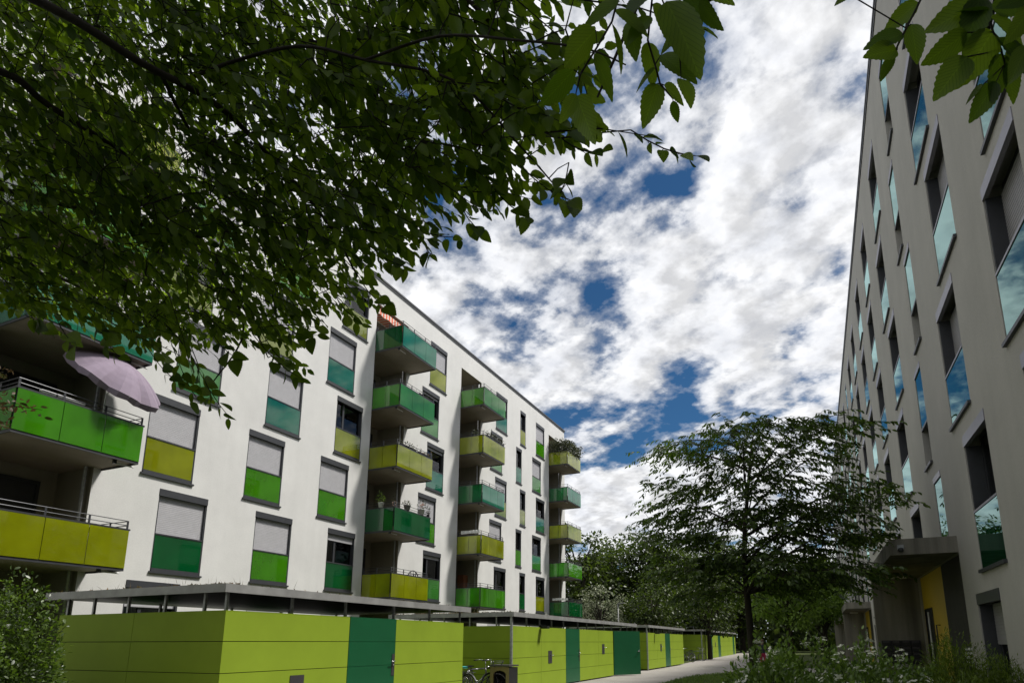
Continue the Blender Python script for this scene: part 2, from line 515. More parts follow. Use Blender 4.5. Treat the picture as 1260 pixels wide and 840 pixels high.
# ================================================================== WALL SHEETS WITH OPENINGS
def holed_wall(mb, X, sgn, y0, y1, z0, z1, holes):
    """sheet in the plane x=X facing sgn*x, with rectangular openings (ya, yb, za, zb, depth)"""
    ys = sorted(set([y0, y1] + [h[0] for h in holes] + [h[1] for h in holes]))
    zs = sorted(set([z0, z1] + [h[2] for h in holes] + [h[3] for h in holes]))
    def inside(y, z):
        return any(h[0] < y < h[1] and h[2] < z < h[3] for h in holes)
    for a, b in zip(ys[:-1], ys[1:]):
        run = None
        for c, d in zip(zs[:-1], zs[1:]):
            if b - a < 1e-6 or d - c < 1e-6:
                continue
            if inside((a + b) / 2, (c + d) / 2):
                if run: _wq(mb, X, sgn, a, b, run[0], run[1]); run = None
            else:
                run = (run[0], d) if run else (c, d)
        if run: _wq(mb, X, sgn, a, b, run[0], run[1])
    for ya, yb, za, zb, dp in holes:
        xi = X - sgn * dp
        mb.quad((X, ya, za), (xi, ya, za), (xi, ya, zb), (X, ya, zb))
        mb.quad((X, yb, za), (X, yb, zb), (xi, yb, zb), (xi, yb, za))
        mb.quad((X, ya, zb), (xi, ya, zb), (xi, yb, zb), (X, yb, zb))
        mb.quad((X, ya, za), (X, yb, za), (xi, yb, za), (xi, ya, za))

def _wq(mb, X, sgn, a, b, c, d):
    if sgn > 0: mb.quad((X, a, c), (X, b, c), (X, b, d), (X, a, d))
    else: mb.quad((X, b, c), (X, a, c), (X, a, d), (X, b, d))

# ---- window kits; local frame: x out of the facade (0 = wall plane), y along, z up from the opening's lower edge
CACHE = {}
def kit(key, fn):
    if key not in CACHE:
        CACHE[key] = fn()
    return CACHE[key]

def bx(mb, s, x0, x1, y0, y1, z0, z1):
    mb.box(s * x0, s * x1, y0, y1, z0, z1)

def slats(s, x, y0, y1, z0, z1, pitch=0.055):
    mb = MB(); n = max(1, int((z1 - z0) / pitch)); h = (z1 - z0) / n
    for i in range(n):
        a = z0 + i * h
        mb.quad((s * (x + .008), y0, a), (s * (x + .008), y1, a), (s * (x + .0105), y1, a + h * .78), (s * (x + .0105), y0, a + h * .78))
        mb.quad((s * (x + .0105), y0, a + h * .78), (s * (x + .0105), y1, a + h * .78), (s * (x + .003), y1, a + h), (s * (x + .003), y0, a + h))
    return mb

def pleats(s, x, y0, y1, z0, z1):
    mb = MB(); n = max(4, int((y1 - y0) / 0.06))
    for i in range(n):
        a = y0 + (y1 - y0) * i / n; b = y0 + (y1 - y0) * (i + 1) / n
        xa = x + (0.02 if i % 2 else -0.02); xb = x + (-0.02 if i % 2 else 0.02)
        mb.quad((s * xa, a, z0), (s * xb, b, z0), (s * xb, b, z1), (s * xa, a, z1))
    return mb

def window(parent, wloc, s, w, h, colour, blind=1.0, style='left', curtain=0, wide=True, deep=0.16):
    """frame with shutter box, blind, coloured glass parapet, pane and sill"""
    par = 1.10 if style == 'left' else 1.05
    dep = 0.12 if style == 'left' else 0.26
    boxh = 0.21 if style == 'left' else 0.20
    def mk_frame():
        mb = MB()
        t = 0.045
        bx(mb, s, -dep, -0.02, 0.0, t, 0.06, h - boxh); bx(mb, s, -dep, -0.02, w - t, w, 0.06, h - boxh)      # guide rails
        bx(mb, s, -dep - .06, -dep - .005, 0.0, w, 0.0, 0.06)
        bx(mb, s, -dep - .06, -dep - .005, 0.0, 0.07, 0.06, h); bx(mb, s, -dep - .06, -dep - .005, w - .07, w, 0.06, h)
        bx(mb, s, -dep - .06, -dep - .005, .07, w - .07, h - .08, h)
        if wide:
            ym = w * (0.34 if style == 'left' else 0.55)
            bx(mb, s, -dep - .055, -dep - .002, ym - .05, ym + .05, .06, h - .08)
        # dark room behind
        x1, x2 = -dep - .62, -dep - .065
        mb.quad((s * x1, 0, 0), (s * x1, w, 0), (s * x1, w, h), (s * x1, 0, h))
        mb.quad((s * x1, 0, 0), (s * x2, 0, 0), (s * x2, 0, h), (s * x1, 0, h))
        mb.quad((s * x1, w, 0), (s * x1, w, h), (s * x2, w, h), (s * x2, w, 0))
        mb.quad((s * x1, 0, h), (s * x2, 0, h), (s * x2, w, h), (s * x1, w, h))
        mb.quad((s * x1, 0, 0), (s * x1, w, 0), (s * x2, w, 0), (s * x2, 0, 0))
        return mb.mesh('window', M['anthracite'])
    key = (style, s, round(w, 2), round(h, 2), wide)
    fr = inst('window', kit(key + ('frame',), mk_frame), parent, Vector(wloc) - WPOS[parent.name])
    def pane():
        mb = MB(); bx(mb, s, -dep - .035, -dep - .025, .072, w - .072, .062, h - .082); return mb.mesh('pane', M['pane'])
    inst('pane', kit(key + ('pane',), pane), fr)
    def sbox():
        mb = MB()
        if style == 'left':
            bx(mb, s, -dep + .002, 0.018, 0.0, w, h - boxh, h)
        else:
            bx(mb, s, -0.06, 0.012, 0.0, w, h - boxh, h)
        return mb.mesh('shutter_box', M['lilac_metal'] if style == 'right' else M['anthracite'])
    inst('shutter_box', kit(key + ('box',), sbox), fr)
    def sill():
        mb = MB()
        bx(mb, s, -.05, .055, -.035, w + .035, -.045, .012)
        bx(mb, s, -dep, -.01, .047, w - .047, .012, .11)
        return mb.mesh('sill', M['anthracite'])
    inst('sill', kit(key + ('sill',), sill), fr)
    if blind > 0.02:
        zb = (h - boxh) - blind * (h - boxh - par)
        def bl():
            mb = slats(s, -dep + .03, .047, w - .047, .112 if (blind > .99 and style == 'left') else zb, h - boxh + .02)
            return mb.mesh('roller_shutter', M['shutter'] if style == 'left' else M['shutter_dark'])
        inst('roller_shutter', kit(key + ('bl', round(blind, 2)), bl), fr)
    if curtain:
        def cu():
            if curtain == 1: mb = pleats(s, -dep - .15, .08, w - .08, par - .3, h - .1)
            elif curtain == 2: mb = pleats(s, -dep - .15, .08, w * .34, par - .3, h - .1)
            else: mb = MB(); bx(mb, s, -dep - .15, -dep - .14, .1, w * .55, par - .2, par + .42)
            return mb.mesh('curtain', M['curtain'])
        inst('curtain', kit(key + ('cu', curtain), cu), fr)
    if colour:
        def gl():
            mb = MB()
            if style == 'left': bx(mb, s, -.034, -.012, .047, w - .047, .115, par)
            else: bx(mb, s, -.034, -.008, .03, w - .03, .02, par)
            return mb.mesh('glass_panel', M['wg_' + colour] if style == 'left' else M['rg'])
        inst('glass_panel', kit(key + ('gl', colour), gl), fr)
        def top():
            mb = MB()
            bx(mb, s, -.045, .004, .01, w - .01, par, par + .04)
            return mb.mesh('glass_rail', M['anthracite'] if style == 'left' else M['lilac_metal'])
        inst('glass_rail', kit(key + ('rail',), top), fr)
    return fr

# ================================================================== LEFT BUILDING
LX = -17.76
LY0, LY1, LTOP = -6.0, 44.95, 17.0
left = thing('apartment_building', 'white apartment block with coloured green and yellow glass balconies', 'building', (LX, 20.0, GZ))
PITCHF = 2.84
SILL = lambda k: 2.07 + PITCHF * (k - 1)
WH = 2.49
holes = []; wins = []
def addwin(y0, y1, k, colour, blind=1.0, curtain=0, wide=True):
    z = SILL(k)
    holes.append((y0, y1, z, z + WH, 0.14)); wins.append((y0, y1, z, colour, blind, curtain, wide))
ODD = [(11.9, 13.52), (15.42, 17.08), (18.97, 20.58)]
EVEN = [(11.28, 12.9), (14.82, 16.42), (18.29, 19.92)]
colL = {1: [('dark', 1, 0), ('green', 1, 0), ('dark', .22, 2)], 2: [('lime', 1, 0), ('green', 1, 0), ('green', 1, 0)],
        3: [('mid', 1, 0), ('teal', 1, 0), ('lime', 0, 0)], 4: [('pale', 0, 0), ('pale', 1, 0), ('teal', 1, 0)],
        5: [('mid', 1, 0), ('green', 1, 0), ('pale', .15, 0)]}
for k in range(1, 6):
    for (a, b), (c, bl, cu) in zip(ODD if k % 2 else EVEN, colL[k]):
        addwin(a, b, k, c, bl, cu)
for k, (c, bl, cu) in {5: ('lime', 1, 0), 4: ('mid', .1, 0), 3: ('teal', .12, 3), 2: ('green', 1, 0), 1: ('mid', .14, 2)}.items():
    addwin(*((25.62, 27.22) if k % 2 else (25.0, 26.6)), k, c, bl, cu)
for k, (c, bl, cu) in {5: ('teal', .5, 0), 4: ('mid', .6, 0), 3: ('pale', 1, 0), 2: ('lime', 1, 0), 1: ('green', 0, 1)}.items():
    addwin(*((33.1, 34.68) if k % 2 else (32.43, 34.03)), k, c, bl, cu)
for k, (c, bl, cu) in {5: ('lime', 0, 0), 4: ('teal', 0, 0), 3: ('pale', 0, 0), 2: ('green', 0, 0), 1: ('dark', 0, 0)}.items():
    addwin(*((36.68, 37.55) if k % 2 else (36.06, 36.93)), k, c, bl, cu, False)
for k, (c, bl, cu) in {5: ('green', 1, 0), 4: ('mid', 1, 0), 3: ('teal', 0, 3), 2: ('mid', 0, 3), 1: ('lime', 0, 1)}.items():
    addwin(*((39.32, 40.86) if k % 2 else (38.68, 40.2)), k, c, bl, cu)
# left of the first loggia (mostly hidden by the tree)
for k in range(1, 6):
    addwin(*((4.6, 6.2) if k % 2 else (3.9, 5.5)), k, ['green', 'lime', 'teal', 'dark', 'pale'][k - 1], 1.0)
# ground floor windows
for a, b in ((11.28, 12.9), (15.4, 17.0), (18.9, 20.4), (25.1, 26.7), (32.4, 34.0), (38.6, 40.2)):
    holes.append((a, b, -0.72, 1.77, 0.14)); wins.append((a, b, -0.72, 'mid', 0.45 if a < 14 else 1.0, 2, True))
SLOTS = {'L': (7.42, 10.0), 'A': (21.15, 23.6), 'B': (28.77, 31.15), 'C': (41.7, 44.15)}
for a, b in SLOTS.values():
    holes.append((a, b, GZ, 15.72, 0.012))
wall = MB()
holed_wall(wall, LX, 1, LY0, LY1, GZ, LTOP, holes)
wall.quad((LX, LY1, GZ), (LX - 12, LY1, GZ), (LX - 12, LY1, LTOP), (LX, LY1, LTOP))
wall.quad((LX, LY0, GZ), (LX, LY0, LTOP), (LX - 12, LY0, LTOP), (LX - 12, LY0, GZ))
wall.quad((LX - 12, LY0, GZ), (LX - 12, LY0, LTOP), (LX - 12, LY1, LTOP), (LX - 12, LY1, GZ))
part('wall', wall, M['white_wall'], left)
rf = MB().box(LX - 12.05, LX + .06, LY0 - .06, LY1 + .06, LTOP, LTOP + .09)
rf.box(LX - .012, LX + .035, LY0 - .03, LY1 + .03, LTOP - .10, LTOP - .001)
part('roof', rf, M['coping'], left)
for y0, y1, z, c, bl, cu, wd in wins:
    window(left, (LX, y0, z), 1, y1 - y0, WH, c, bl, 'left', cu, wd)

def balcony_mesh(y0, y1, sy0, sy1, x1, zb):
    mb = MB()
    mb.box(LX + .004, x1, y0 + .03, y1 - .03, 0.0, 0.19)                        # projecting slab
    mb.box(LX - 1.55, LX + .002, sy0 + .015, sy1 - .015, 0.003, 0.187)          # slab inside the loggia
    return mb

def edge_trim(y0, y1, x1, zb):
    mb = MB()
    mb.box(x1 + .002, x1 + .03, y0, y1, zb - .05, zb + 0.02)
    mb.box(LX + .006, x1, y0 - .0, y0 + .026, zb - .05, zb + 0.02)
    mb.box(LX + .006, x1, y1 - .026, y1, zb - .05, zb + 0.02)
    return mb

FRONT = -16.26
BAL = {
    'L': ['lime', 'green', 'teal', 'green', 'lime'], 'A': ['lime', 'dark', 'lime', 'green', 'dark'],
    'B': ['green', 'lime', 'dark', 'lime', 'green'], 'C': ['dark', 'green', 'lime', 'dark', 'lime'],
}
FRONT_SKYTINT = {('A', 5): 'sky', ('B', 3): 'sky', ('C', 4): 'sky', ('A', 4): 'mid', ('B', 5): 'mid', ('L', 3): 'sky'}  # lighter colours on these front panes stand in for the sky's reflection
BTOP = {}
for st, cols in BAL.items():
    s0, s1 = SLOTS[st]
    y0 = s0 + (-.12 if st == 'L' else 0.02); y1 = {'L': 10.2, 'A': 23.88, 'B': 31.4, 'C': 44.5}[st]
    # loggia lining, recess shade carried by its colour
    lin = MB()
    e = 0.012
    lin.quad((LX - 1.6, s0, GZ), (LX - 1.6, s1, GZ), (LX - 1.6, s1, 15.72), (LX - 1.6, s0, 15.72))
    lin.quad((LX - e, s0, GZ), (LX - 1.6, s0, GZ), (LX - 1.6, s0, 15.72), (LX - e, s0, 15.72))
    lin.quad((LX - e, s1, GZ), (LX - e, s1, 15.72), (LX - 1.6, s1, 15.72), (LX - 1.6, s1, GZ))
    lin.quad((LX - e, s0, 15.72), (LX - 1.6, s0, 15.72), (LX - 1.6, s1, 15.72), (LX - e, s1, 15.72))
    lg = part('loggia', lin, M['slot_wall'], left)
    pp = MB().tube([(LX - .12, s1 - .14, GZ), (LX - .12, s1 - .14, 15.6)], 0.045, 8)
    part('downpipe', pp, M['galv'], lg, True)
    for k in range(1, 6):
        zb = 1.87 + 2.84 * (k - 1); c = cols[k - 1]
        BTOP[(st, k)] = (y0, y1, zb)
        # glazed door at the back of the loggia
        dr = MB()
        x = LX - 1.6
        dr.box(x + .004, x + .06, s0 + .12, s0 + .20, zb + .2, zb + 2.5); dr.box(x + .004, x + .06, s1 - .5, s1 - .42, zb + .2, zb + 2.5)
        dr.box(x + .004, x + .06, s0 + .20, s1 - .5, zb + 2.42, zb + 2.5); dr.box(x + .004, x + .06, s0 + 1.05, s0 + 1.13, zb + .2, zb + 2.42)
        dr.box(x + .004, x + .02, s0 + .2, s1 - .5, zb + .2, zb + 2.42)
        part('balcony_door', dr, M['anthracite'], lg)
        b = balcony_mesh(y0, y1, s0, s1, FRONT, zb)
        b.v = [(p, q, r + zb) for p, q, r in b.v]
        # drain pipe / lamp tube under the slab, near its front edge
        bo = part('balcony', b, M['slab'], left)
        part('edge_trim', edge_trim(y0, y1, FRONT, zb), M['anthracite'], bo)
        ty = (y1 - .42) if st == 'L' else y0 + .12
        tb = MB().tube([(FRONT - .22, ty, zb - .085), (FRONT - .22, ty + .46, zb - .085)], 0.022, 8)
        part('drain_pipe', tb, M['white_paint'], bo, True)
        br = MB().box(FRONT - .26, FRONT - .18, ty - .07, ty - .002, zb - .11, zb - .002)
        part('pipe_bracket', br, M['anthracite'], bo)
        cf = FRONT_SKYTINT.get((st, k), c)
        np_ = 3; pw = (y1 - y0) / np_
        zt = zb + 1.0
        for i in range(np_):
            fp = MB().box(FRONT + .032, FRONT + .048, y0 + i * pw + .008, y0 + (i + 1) * pw - .008, zb + .022, zt)
            part('glass_panel', fp, M['bg_' + cf], bo)
        for yy, nm in ((y0 - .014, 0), (y1 + .002, 1)):
            for i in range(2):
                w_ = (FRONT - LX - .03) / 2
                sp = MB().box(LX + .02 + i * w_ + .006, LX + .02 + (i + 1) * w_ - .006, yy, yy + .012, zb + .022, zt)
                part('glass_panel', sp, M['bg_' + c], bo)
        rl = MB()
        # top rail of the glass, posts, two thin rails
        rl.box(FRONT + .002, FRONT + .05, y0 - .02, y1 + .02, zt + .002, zt + .045)
        rl.box(LX + .01, FRONT, y0 - .02, y0 + .02, zt + .002, zt + .045); rl.box(LX + .01, FRONT, y1 - .02, y1 + .02, zt + .002, zt + .045)
        for i in range(np_ + 1):
            yy = y0 + i * pw
            yy = min(max(yy, y0 + .03), y1 - .03)
            rl.box(FRONT - .02, FRONT, yy - .022, yy + .022, zb + .19, zt + .25)
        for xx in (LX + .06, (LX + FRONT) / 2):
            rl.box(xx - .022, xx + .022, y0 + .004, y0 + .024, zb + .19, zt + .25); rl.box(xx - .022, xx + .022, y1 - .024, y1 - .004, zb + .19, zt + .25)
        for dz in (.14, .255):
            rl.tube([(LX + .03, y0 + .014, zt + dz), (FRONT - .01, y0 + .014, zt + dz), (FRONT - .01, y1 - .014, zt + dz), (LX + .03, y1 - .014, zt + dz)], 0.012, 6)
        part('railing', rl, M['rail'], bo)

# ================================================================== RIGHT BUILDING
RX = 2.836
RY0, RY1, RTOP = -9.0, 80.0, 16.68
right = thing('apartment_building', 'shaded grey rendered apartment block with deep recessed windows and porches', 'building', (RX, 30.0, GZ))
RH = 2.52
RHEAD = [0.88, 3.78, 6.69, 9.53, 12.40, 15.28]
rholes = []; rwins = []
MOD = 23.35
wide_odd = [8.0, 11.7, 19.05, 23.3, 27.2]; wide_even = [8.45, 12.4, 19.7, 23.75, 27.6]
cols_odd, cols_even, nar_odd, nar_even = [], [], [], []
for m_ in range(-1, 3):
    for a, b in zip(wide_odd, wide_even):
        y = a + m_ * MOD
        if -6 < y < 74: cols_odd.append(y); cols_even.append(b + m_ * MOD)
    y = 15.75 + m_ * MOD
    if -6 < y < 74: nar_odd.append(y); nar_even.append(16.4 + m_ * MOD)
PORCH = [15.0 + MOD * i for i in range(3)]
def in_porch(y0, y1):
    return any(y0 < p + 6.2 and y1 > p - .1 for p in PORCH)
def hid(k, y):   # far rows near the end of the block are a pixel wide
    return False
for k in range(1, 6):
    zt = RHEAD[k]
    for y in (cols_odd if k % 2 else cols_even):
        zl = 2.175 if (k == 1 and in_porch(y, y + 1.62)) else zt - RH
        rholes.append((y, y + 1.62, zl, zt, .36)); rwins.append((y, zl, 1.62, random.choice([1, 1, .55, .3, 0, 0]), k))
    for y in (nar_odd if k % 2 else nar_even):
        zl = 2.175 if (k == 1 and in_porch(y, y + .88)) else zt - RH
        rholes.append((y, y + .88, zl, zt, .36)); rwins.append((y, zl, .88, -1, k))
for y in cols_even:
    if not in_porch(y, y + 1.65) and 5 < y < 62:
        rholes.append((y, y + 1.62, GZ + .05, RHEAD[0], .36)); rwins.append((y, RHEAD[0] - RH + .1, 1.62, .62, 0))
REC = .10
for p in PORCH:
    rholes.append((p + .02, p + 5.9, GZ, 1.815, REC))
wall = MB()
holed_wall(wall, RX, -1, RY0, RY1, GZ, RTOP, rholes)
wall.quad((RX, RY1, GZ), (RX, RY1, RTOP), (RX + 12, RY1, RTOP), (RX + 12, RY1, GZ))
wall.quad((RX, RY0, GZ), (RX + 12, RY0, GZ), (RX + 12, RY0, RTOP), (RX, RY0, RTOP))
wall.quad((RX + 12, RY0, GZ), (RX + 12, RY1, GZ), (RX + 12, RY1, RTOP), (RX + 12, RY0, RTOP))
part('wall', wall, M['grey_wall'], right)
rf = MB().box(RX - .05, RX + 12.05, RY0 - .05, RY1 + .05, RTOP, RTOP + .1)
rf.box(RX - .03, RX + .0, RY0, RY1, RTOP - .12, RTOP - .002)
part('roof', rf, M['coping'], right)

def narrow_right(parent, wloc, w, h):
    """stairwell window: flush glass above, an open recess with a dark frame below"""
    s = -1
    dep = .26
    def mk():
        mb = MB()
        bx(mb, s, -dep - .06, -dep - .005, 0, .06, 0, h); bx(mb, s, -dep - .06, -dep - .005, w - .06, w, 0, h)
        bx(mb, s, -dep - .06, -dep - .005, .06, w - .06, 0, .07); bx(mb, s, -dep - .06, -dep - .005, .06, w - .06, h - .07, h)
        bx(mb, s, -dep - .09, -dep - .062, 0.002, w - .002, 0.002, h - .002)
        bx(mb, s, -.05, 0.0, 0.01, w - .01, h - 1.53, h - 1.47)
        return mb.mesh('window', M['anthracite'])
    fr = inst('window', kit(('rn', w, round(h, 2), 'f'), mk), parent, Vector(wloc) - WPOS[parent.name])
    inst('glass_panel', kit(('rn', w, round(h, 2), 'g'), lambda: (lambda q: (bx(q, s, -.036, -.012, .03, w - .03, h - 1.468, h - .14), q)[1])(MB()).mesh('glass_panel', M['rg'])), fr)
    inst('shutter_box', kit(('rn', w, round(h, 2), 'b'), lambda: (lambda q: (bx(q, s, -.05, .012, 0, w, h - .135, h), q)[1])(MB()).mesh('shutter_box', M['lilac_metal'])), fr)
    inst('sill', kit(('rn', w, 's'), lambda: (lambda q: (bx(q, s, -.06, .055, -.03, w + .03, -.045, .012), q)[1])(MB()).mesh('sill', M['anthracite'])), fr)

nwin = 0
for y, z, w, bl, k in sorted(rwins, key=lambda q: q[0]):
    if bl < 0:
        narrow_right(right, (RX, y, z), w, RHEAD[k] - z)
    else:
        if k == 2 and abs(y - 8.45) < .1: bl = 1.0
        if k == 2 and abs(y - 12.4) < .1: bl = .8
        if k == 1 and abs(y - 11.7) < .1: bl = 0.0
        if k == 3 and abs(y - 11.7) < .1: bl = 1.0
        low = z > 2.0 and k == 1
        window(right, (RX, y, z), -1, w, RHEAD[k] - z, None if (low or not k) else 'r', 0 if low else bl, 'right' if k else 'ground', 0, True)

# porches
for i, p in enumerate(PORCH):
    cx = 1.59
    cn = MB()
    cn.box(cx, RX + .06, p, p + 6.25, 1.82, 2.16)
    cpy = part('canopy', cn, M['concrete'], right)
    cw = MB().box(cx + .04, RX + REC - .004, p + 5.93, p + 6.17, GZ, 1.817)
    part('porch_wall', cw, M['concrete'], right)
    yw = MB()
    yf0, yf1 = p + 2.45, p + 5.88
    X2 = RX + REC - .003
    dy0, dy1 = p + 4.45, p + 5.75
    for a, b, c, d in ((yf0, dy0, GZ, 1.81), (dy1, yf1, GZ, 1.81), (dy0, dy1, .92, 1.81)):
        yw.box(X2 - .03, X2, a + .002, b - .002, c, d)
    ye = part('entrance_panel', yw, M['yellow_wall'], right)
    dk = MB().box(X2 - .012, X2 - .002, dy0 + .01, dy1 - .01, GZ + .02, .91)
    dk.box(X2 - .045, X2 - .013, dy0 + .01, dy0 + .07, GZ + .02, .91); dk.box(X2 - .045, X2 - .013, dy1 - .07, dy1 - .01, GZ + .02, .91)
    en = part('entrance_door', dk, M['black'], right)
    hb = MB().tube([(X2 - .09, dy0 + .35, GZ + .3), (X2 - .09, dy0 + .35, .8)], .022, 8)
    part('handle', hb, M['white_paint'], en, True)
    hb = MB().tube([(X2 - .03, p + 3.6, -.1), (X2 - .12, p + 3.6, -.1), (X2 - .12, p + 3.6, .42), (X2 - .03, p + 3.6, .42)], .018, 8)
    part('pull_handle', hb, M['plate'], ye, True)
    ds = MB()
    y = p + .06
    while y < p + 2.4:
        ds.box(X2 - .05, X2 - .004, y, y + .07, GZ, 1.80); y += .105
    ds.box(X2 - .02, X2 - .003, p + .04, p + 2.44, GZ, 1.80)
    part('timber_screen', ds, M['dark_slats'], right)
    if i == 0:
        lb = MB()
        for r_ in range(4):
            for c_ in range(4):
                x0 = 1.72 + c_ * .25; z0 = -.62 + r_ * .17
                lb.box(x0, x0 + .235, p + 5.80, p + 5.925, z0, z0 + .155)
        lo = part('letterbox_bank', lb, M['black'], right)
        for r_ in range(4):
            for c_ in range(4):
                fl = MB()
                x0 = 1.72 + c_ * .25; z0 = -.62 + r_ * .17
                fl.box(x0 + .03, x0 + .20, p + 5.792, p + 5.799, z0 + .10, z0 + .135)
                part('letterbox_flap', fl, M['plate'], lo)
        for r_ in range(4):
            lv = MB().box(RX - .02, RX + .035, p + .12, p + .62, -.42 + r_ * .085, -.375 + r_ * .085)
            part('vent_slat', lv, M['white_paint'], right)
        fl = MB().box(1.73, 1.85, p - .06, p - .002, 1.93, 2.03)
        fo = part('floodlight', fl, M['galv'], cpy)
        part('lens', MB().lathe([(.03, 0), (.055, -.02), (.05, -.08), (.02, -.1)], (1.79, p - .05, 1.97), 12), M['anthracite'], fo, True)
    sl = MB().box(2.0, 2.45, p + 5.0, p + 5.12, 1.76, 1.816)
    part('soffit_lamp', sl, M['white_paint'], cpy)

# ================================================================== SHEDS
SX = -9.0
def shed(idx, label, y0, y1, seams, doors, top=0.55, dz=0.0, opening=None, plates=(), lamps=(), depth=4.52, roof_y1=None, posts=()):
    bz = gz(y0) + dz * 0
    S = thing('bike_shed', label, 'shed', ((SX - depth / 2), (y0 + y1) / 2, bz), 'green and lime bike sheds along the path')
    ph = 0.515
    z0 = top - 4 * ph
    t = .035
    # dark backing boards, then each cladding board set proud of it
    back = MB()
    pan = MB()
    spans = []
    edges = sorted(set([y0, y1] + list(seams) + [q for d in doors for q in d] + (list(opening) if opening else [])))
    for a, b in zip(edges[:-1], edges[1:]):
        mid = (a + b) / 2
        if opening and opening[0] < mid < opening[1]: continue
        if any(d[0] < mid < d[1] for d in doors): continue
        spans.append((a, b))
    g = .006
    for a, b in spans:
        pan = MB()
        back.box(SX - .07, SX - t - .002, a + .01, b - .01, z0 + .02, top - .012)
        for r_ in range(4):
            pan.box(SX - t, SX, a + g, b - g, z0 + r_ * ph + g, z0 + (r_ + 1) * ph - g)
        part('front_wall', pan, M['lime_panel'], S)
    xs = [SX - depth, SX - depth * .51, SX - .012]
    for ye, ys in ((y0, y0 + t), (y1 - t, y1)):
        sd = MB()
        for a, b in zip(xs[:-1], xs[1:]):
            for r_ in range(4):
                if ye == y0: sd.box(a + g, b - g * .5, y0 + .004, y0 + t, z0 + r_ * ph + g, z0 + (r_ + 1) * ph - g)
                else: sd.box(a + g, b - g * .5, y1 - t, y1 - .004, z0 + r_ * ph + g, z0 + (r_ + 1) * ph - g)
        part('side_wall', sd, M['lime_panel'], S)
    for yb in (y0 + t + .002, y1 - t - .035):
        back.box(SX - depth + .01, SX - .075, yb, yb + .033, z0 + .02, top - .012)
    back.box(SX - depth + .002, SX - depth + .03, y0 + .08, y1 - .08, z0 + .02, top - .012)
    part('backing', back, M['panel_seam'], S)
    for a, b in doors:
        db = MB()
        for r_ in range(4):
            db.box(SX - t + .004, SX + .004, a + g, b - g, z0 + r_ * ph + g * .6, z0 + (r_ + 1) * ph - g * .6)
        db.box(SX - .06, SX - t + .002, a + .012, b - .012, z0 + .01, top - .01)
        d = part('door', db, M['green_panel'], S)
        hp = MB().box(SX + .005, SX + .014, b - .115, b - .02, -.72, -.24)
        part('lock_plate', hp, M['plate'], d)
        hh = MB().tube([(SX + .014, b - .065, -.40), (SX + .075, b - .065, -.40), (SX + .075, b - .20, -.405)], .011, 8)
        hh.lathe([(.018, 0), (.018, .02)], (SX + .02, b - .065, -.50), 8)
        part('handle', hh, M['steel'], d, True)
    # roof
    ry1 = roof_y1 if roof_y1 else y1 + .12
    rb = MB()
    rz0, rz1 = top + .28, top + .41
    rb.box(SX - depth - .22, SX + .12, y0 - .14, ry1, rz0 + .02, rz1)
    ro = part('roof', rb, M['black'], S)  # board coloured near black so the shaded gap beneath reads dark
    rb = MB()
    rb.box(SX + .122, SX + .145, y0 - .162, ry1 + .02, rz0, rz1 + .012)
    rb.box(SX - depth - .24, SX + .12, y0 - .164, y0 - .143, rz0, rz1 + .012)
    part('fascia', rb, M['zinc'], ro)
    # sedum and litter on the roof, thickest at its front edge
    nn = int(60 * (y1 - y0))
    px_ = SX + .11 - np.abs(RNG.normal(0, .5, nn)); py_ = RNG.uniform(y0 - .1, ry1, nn)
    clump = RNG.random(nn) ** 2
    Pm = np.stack([px_, py_, np.full(nn, rz1)], 1)
    xs2 = RNG.uniform(SX - depth, SX + .1, nn); 
    Pm = np.concatenate([Pm, np.stack([xs2, y0 - .12 + np.abs(RNG.normal(0, .2, nn)), np.full(nn, rz1)], 1)])
    nn = len(Pm)
    Dm = np.stack([RNG.normal(0, .8, nn), RNG.normal(0, .8, nn), RNG.uniform(.15, 1.2, nn)], 1)
    Lm = RNG.uniform(.02, .075, nn); tall = RNG.random(nn) < .05
    Lm[tall] = RNG.uniform(.1, .26, tall.sum()); Wm = np.where(tall, .006, Lm * .6)
    Dm[tall] *= (.35, .35, 1)
    mo = leaf_part('moss', leaves_mesh('moss', Pm, Dm, rv(nn), Lm, Wm, 'four', M['moss'], WPOS[S.name]), S)
    mo['kind'] = 'stuff'
    # posts between the wall top and the roof
    for q in posts:
        pb = MB().box(SX - .09, SX - .045, q - .022, q + .022, top - .05, rz0 + .018)
        part('post', pb, M['galv'], S)
    for q in (.6, 1.6, 2.6, 3.6):
        pb = MB().box(SX - q - .022, SX - q + .022, y0 + .05, y0 + .095, top - .05, rz0 + .018)
        part('post', pb, M['galv'], S)
    for q in np.linspace(y0 + .1, y1 - .1, 5):
        pb = MB().box(SX - depth + .05, SX - depth + .10, q - .022, q + .022, top - .05, rz0 + .018)
        part('post', pb, M['galv'], S)
    if idx > 0:
        pb = MB().box(SX - .02, SX + .05, y0 - .10, y0 - .03, bz, rz0 + .018)
        part('corner_post', pb, M['galv'], S)
    ft = MB()
    for q in np.arange(y0 + .3, y1, 1.5):
        if opening and opening[0] - .1 < q < opening[1] + .1: continue
        ft.box(SX - .12, SX - .06, q, q + .06, gz(q) - .02, z0 + .018)
    part('foot', ft, M['galv'], S)
    for y, z in plates:
        pb = MB().box(SX + .001, SX + .012, y - .17, y + .17, z - .22, z + .22)
        po = part('lock_box', pb, M['plate'], S)
        part('knob', MB().tube([(SX + .012, y + .02, z + .06), (SX + .11, y + .02, z + .06), (SX + .11, y + .10, z + .06)], .014, 8), M['steel'], po, True)
    for y in lamps:
        lb = MB().box(SX - .03, SX + .06, y - .03, y + .03, top - .04, top + .06)
        lb.box(SX + .06, SX + .30, y - .10, y + .10, top - .06, top + .03)
        part('lamp', lb, M['black'], S)
    return S, z0

